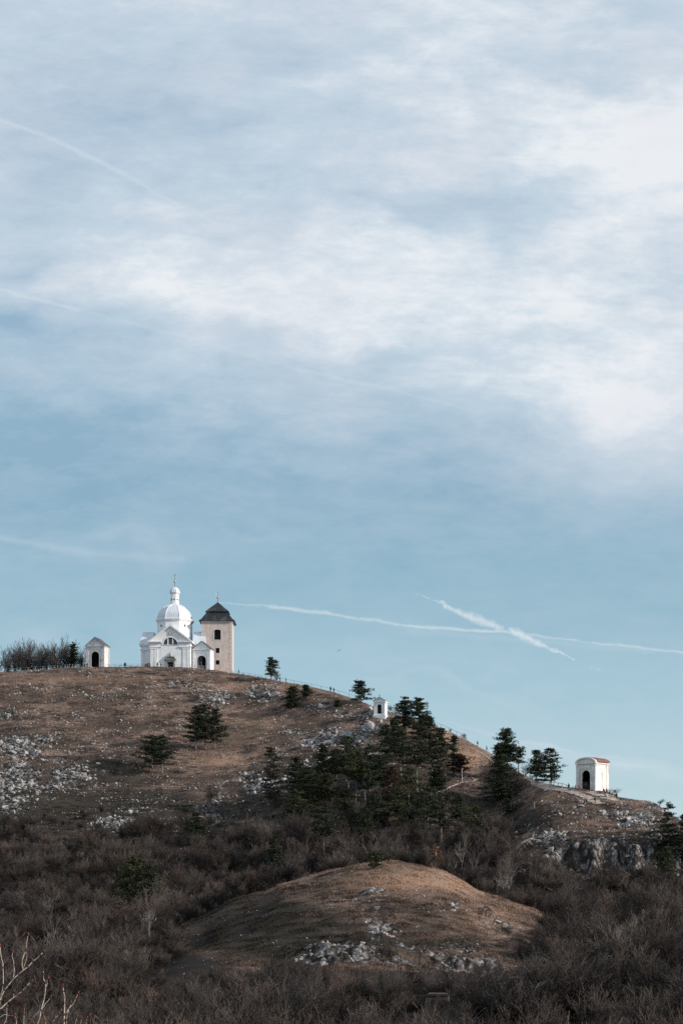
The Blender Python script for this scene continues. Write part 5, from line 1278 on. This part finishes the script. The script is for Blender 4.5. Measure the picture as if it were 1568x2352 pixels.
# the cloud sheet: thick above a slanting lower edge, ragged
sw_ = nt.nodes.new('ShaderNodeSeparateXYZ'); nt.links.new(PW, sw_.inputs[0])
dl_ = mth(nt, 'MULTIPLY_ADD', sw_.outputs[0], -.22, sw_.outputs[1])
cover = maprange(nt, dl_, .58, 1.02, .60, .10)
cover = mth(nt, 'MULTIPLY', cover, 1.0)
for b_ in ((1480, 270, 320, 90, .20), (1560, 440, 260, 160, .17), (1500, 330, 380, 160, .18), (720, 590, 420, 90, .20, 4), (380, 665, 300, 70, .22, 8), (560, 760, 360, 90, .14, 8), (1250, 680, 420, 150, .22), (1420, 900, 300, 150, .26), (1100, 60, 260, 90, .18), (1200, 340, 300, 90, .10), (870, 170, 160, 60, .12), (680, 180, 130, 40, .10),
           (950, 480, 230, 45, -.20), (1150, 440, 140, 50, -.10), (520, 245, 220, 26, -.22), (680, 110, 140, 40, -.18), (90, 170, 120, 50, -.12), (1380, 175, 200, 26, -.18), (1000, 320, 120, 30, -.10), (300, 240, 260, 120, -.14), (150, 420, 260, 140, -.08), (40, 610, 150, 26, -.30, 5), (20, 760, 190, 70, -.40, 12), (120, 330, 260, 160, -.10), (60, 950, 300, 60, -.12), (1180, 180, 60, 20, -.04), (850, 820, 190, 30, -.16),
           (220, 855, 110, 40, .12), (60, 820, 90, 24, .10), (740, 1085, 160, 26, .08), (1060, 1010, 130, 40, .12), (520, 960, 260, 60, .05), (480, 1190, 160, 30, .06), (280, 1265, 260, 24, .12), (560, 1240, 120, 14, .07), (60, 1440, 80, 16, .10), (60, 1190, 120, 30, .06), (1420, 1745, 220, 22, .30, 3), (1250, 1715, 160, 5, .18, 2), (1500, 1660, 180, 20, .05), (850, 1530, 260, 40, .04, 8), (1060, 1605, 180, 8, .10, 10), (560, 1480, 160, 20, .05)):
    cover = blob(cover, *b_)
f1 = nt.nodes.new('ShaderNodeTexNoise'); f1.inputs['Scale'].default_value = 3.2; f1.inputs['Detail'].default_value = 9; f1.inputs['Roughness'].default_value = .58; nt.links.new(mapv(PW, (1, 2.1, 1), R(-8)), f1.inputs['Vector'])
f2 = nt.nodes.new('ShaderNodeTexNoise'); f2.inputs['Scale'].default_value = 11; f2.inputs['Detail'].default_value = 8; f2.inputs['Roughness'].default_value = .68; nt.links.new(mapv(P0, (.8, 2.2, 1), R(-14), (3, 7, 0)), f2.inputs['Vector'])
amt = maprange(nt, pyn, .80, 1.45, .70, .26)
nn = mth(nt, 'MULTIPLY', mth(nt, 'ADD', mth(nt, 'SUBTRACT', f1.outputs['Fac'], .5), mth(nt, 'MULTIPLY', mth(nt, 'SUBTRACT', f2.outputs['Fac'], .5), .85)), amt)
cover = mth(nt, 'ADD', cover, nn, clamp=True)
# contrails
def seg(x0, y0, x1, y1, w0, w1, amp, soft=.5, P=None):
    pa = vadd(P, (x0 / 1000, y0 / 1000, 0), 'SUBTRACT').outputs[0]; ba = ((x1 - x0) / 1000, (y1 - y0) / 1000, 0)
    L2 = ba[0]**2 + ba[1]**2
    h = mth(nt, 'MULTIPLY', vadd(pa, ba, 'DOT_PRODUCT').outputs['Value'], 1 / L2, clamp=True)
    q = vadd(pa, vadd(ba, None, 'SCALE', h).outputs[0], 'SUBTRACT').outputs[0]
    d = vadd(q, None, 'LENGTH').outputs['Value']
    wv = mth(nt, 'MULTIPLY_ADD', h, (w1 - w0) / 1000, w0 / 1000)
    t = mth(nt, 'SUBTRACT', 1.0, mth(nt, 'DIVIDE', d, wv), clamp=True)
    return mth(nt, 'MULTIPLY', mth(nt, 'POWER', t, soft + .5), amp)
w1 = vadd(P0, vadd(vadd(nzc(P0, 28, 4), (.5, .5, .5), 'SUBTRACT').outputs[0], None, 'SCALE', .012).outputs[0]).outputs[0]
w2 = vadd(P0, vadd(vadd(nzc(P0, 60, 5), (.5, .5, .5), 'SUBTRACT').outputs[0], None, 'SCALE', .022).outputs[0]).outputs[0]
tr_ = None
for a_ in ((-40, 262, 120, 318, 7, 8, .30, .5, w1), (120, 318, 290, 402, 8, 9, .28, .5, w1), (290, 402, 400, 466, 8, 6, .2, .5, w1), (400, 466, 560, 540, 8, 6, .14, .5, w1),
           (-40, 655, 180, 712, 7, 7, .32, .5, w1), (180, 712, 400, 765, 6, 6, .12, .5, w1), (400, 765, 680, 848, 6, 6, .10, .5, w1), (680, 848, 900, 895, 6, 6, .16, .5, w1), (900, 895, 1090, 943, 6, 4, .15, .5, w1),
           (500, 1386, 620, 1392, 2, 5, .30, .5, w1), (620, 1392, 760, 1410, 6, 6, .55, .5, w1), (760, 1410, 940, 1438, 5, 5, .42, .5, w1), (940, 1438, 1180, 1453, 5, 6, .55, .5, w1), (1180, 1453, 1360, 1476, 5, 4, .40, .5, w1), (1360, 1476, 1640, 1508, 5, 5, .42, .5, w1), (940, 1446, 1500, 1496, 14, 10, .10, .6, w1),
           (955, 1364, 1015, 1385, 2, 4, .45, .5, w2), (1015, 1383, 1022, 1398, 8, 8, .7, .5, w2), (1022, 1393, 1100, 1424, 7, 14, .70, .5, w2), (1100, 1424, 1150, 1444, 14, 8, .65, .5, w2), (1178, 1450, 1235, 1478, 13, 11, .8, .5, w2), (1235, 1478, 1270, 1492, 7, 7, .65, .5, w2), (1270, 1492, 1318, 1514, 6, 3, .6, .5, w2), (1355, 1530, 1375, 1540, 3, 3, .25, .5, w2),
           (-40, 1226, 200, 1272, 10, 16, .16, .6, w1), (200, 1272, 420, 1285, 16, 12, .10, .6, w1)):
    s_ = seg(*a_[:7], a_[7], a_[8]); tr_ = s_ if tr_ is None else mth(nt, 'MAXIMUM', tr_, s_)
front = maprange(nt, sx.outputs['Y'], .2, .5)
tr_ = mth(nt, 'MULTIPLY', tr_, front)
# colours: nishita sky toned by height, clouds pale lilac grey to white
def k_(c): return tuple(x / BS for x in c)
rp = nt.nodes.new('ShaderNodeValToRGB'); nt.links.new(mth(nt, 'MULTIPLY', pyn, .5, clamp=True), rp.inputs[0])
def lin(r_, g_, b_): return tuple((x / 255 / 12.92 if x / 255 < .04045 else ((x / 255 + .055) / 1.055)**2.4) for x in (r_, g_, b_))
SK = [(0.0, (166, 190, 212)), (.8, (152, 185, 208)), (1.15, (141, 178, 201)), (1.38, (147, 186, 205)), (1.6, (165, 200, 216)), (1.85, (188, 216, 225))]
el = rp.color_ramp.elements
while len(el) < len(SK): el.new(.5)
for e_, (p_, c_) in zip(el, SK): e_.position = p_ / 2; e_.color = (*lin(*c_), 1)
scl = nt.nodes.new('ShaderNodeVectorMath'); scl.operation = 'SCALE'; nt.links.new(rp.outputs[0], scl.inputs[0]); scl.inputs['Scale'].default_value = 1 / BS
base = mixc(nt, .88, sky.outputs[0], scl.outputs[0])
cloudc = mixc(nt, maprange(nt, cover, .55, 1.05), k_(lin(213, 225, 235)), k_(lin(236, 240, 244)))
cloudc = mixc(nt, maprange(nt, nz(nt, mapv(P0, (1, 2, 1)), 2.2, 3), .42, .62), cloudc, mixc(nt, .5, cloudc, k_(lin(227, 230, 237))))
c = mixc(nt, maprange(nt, cover, .02, .95, 0, 1, False), base, cloudc)
c = mixc(nt, tr_, c, k_(lin(226, 234, 240)))
nt.links.new(c, bg.inputs['Color'])

cd = bpy.data.cameras.new('camera'); cam = bpy.data.objects.new('camera', cd); COL.objects.link(cam); scene.camera = cam
cam.location = (0, 0, 0); cam.rotation_euler = (PI / 2, 0, 0)
cd.sensor_fit = 'VERTICAL'; cd.sensor_height = 36; cd.lens = F0 / 2352 * 36
cd.shift_y = (HY - 1176) / 2352; cd.clip_start = .5; cd.clip_end = 20000
scene.view_settings.view_transform = 'Standard'; scene.view_settings.look = 'None'; scene.view_settings.exposure = 0
scene.render.engine = 'CYCLES'; scene.cycles.max_bounces = 5; scene.cycles.use_denoising = False
scene.cycles.filter_width = 1.5
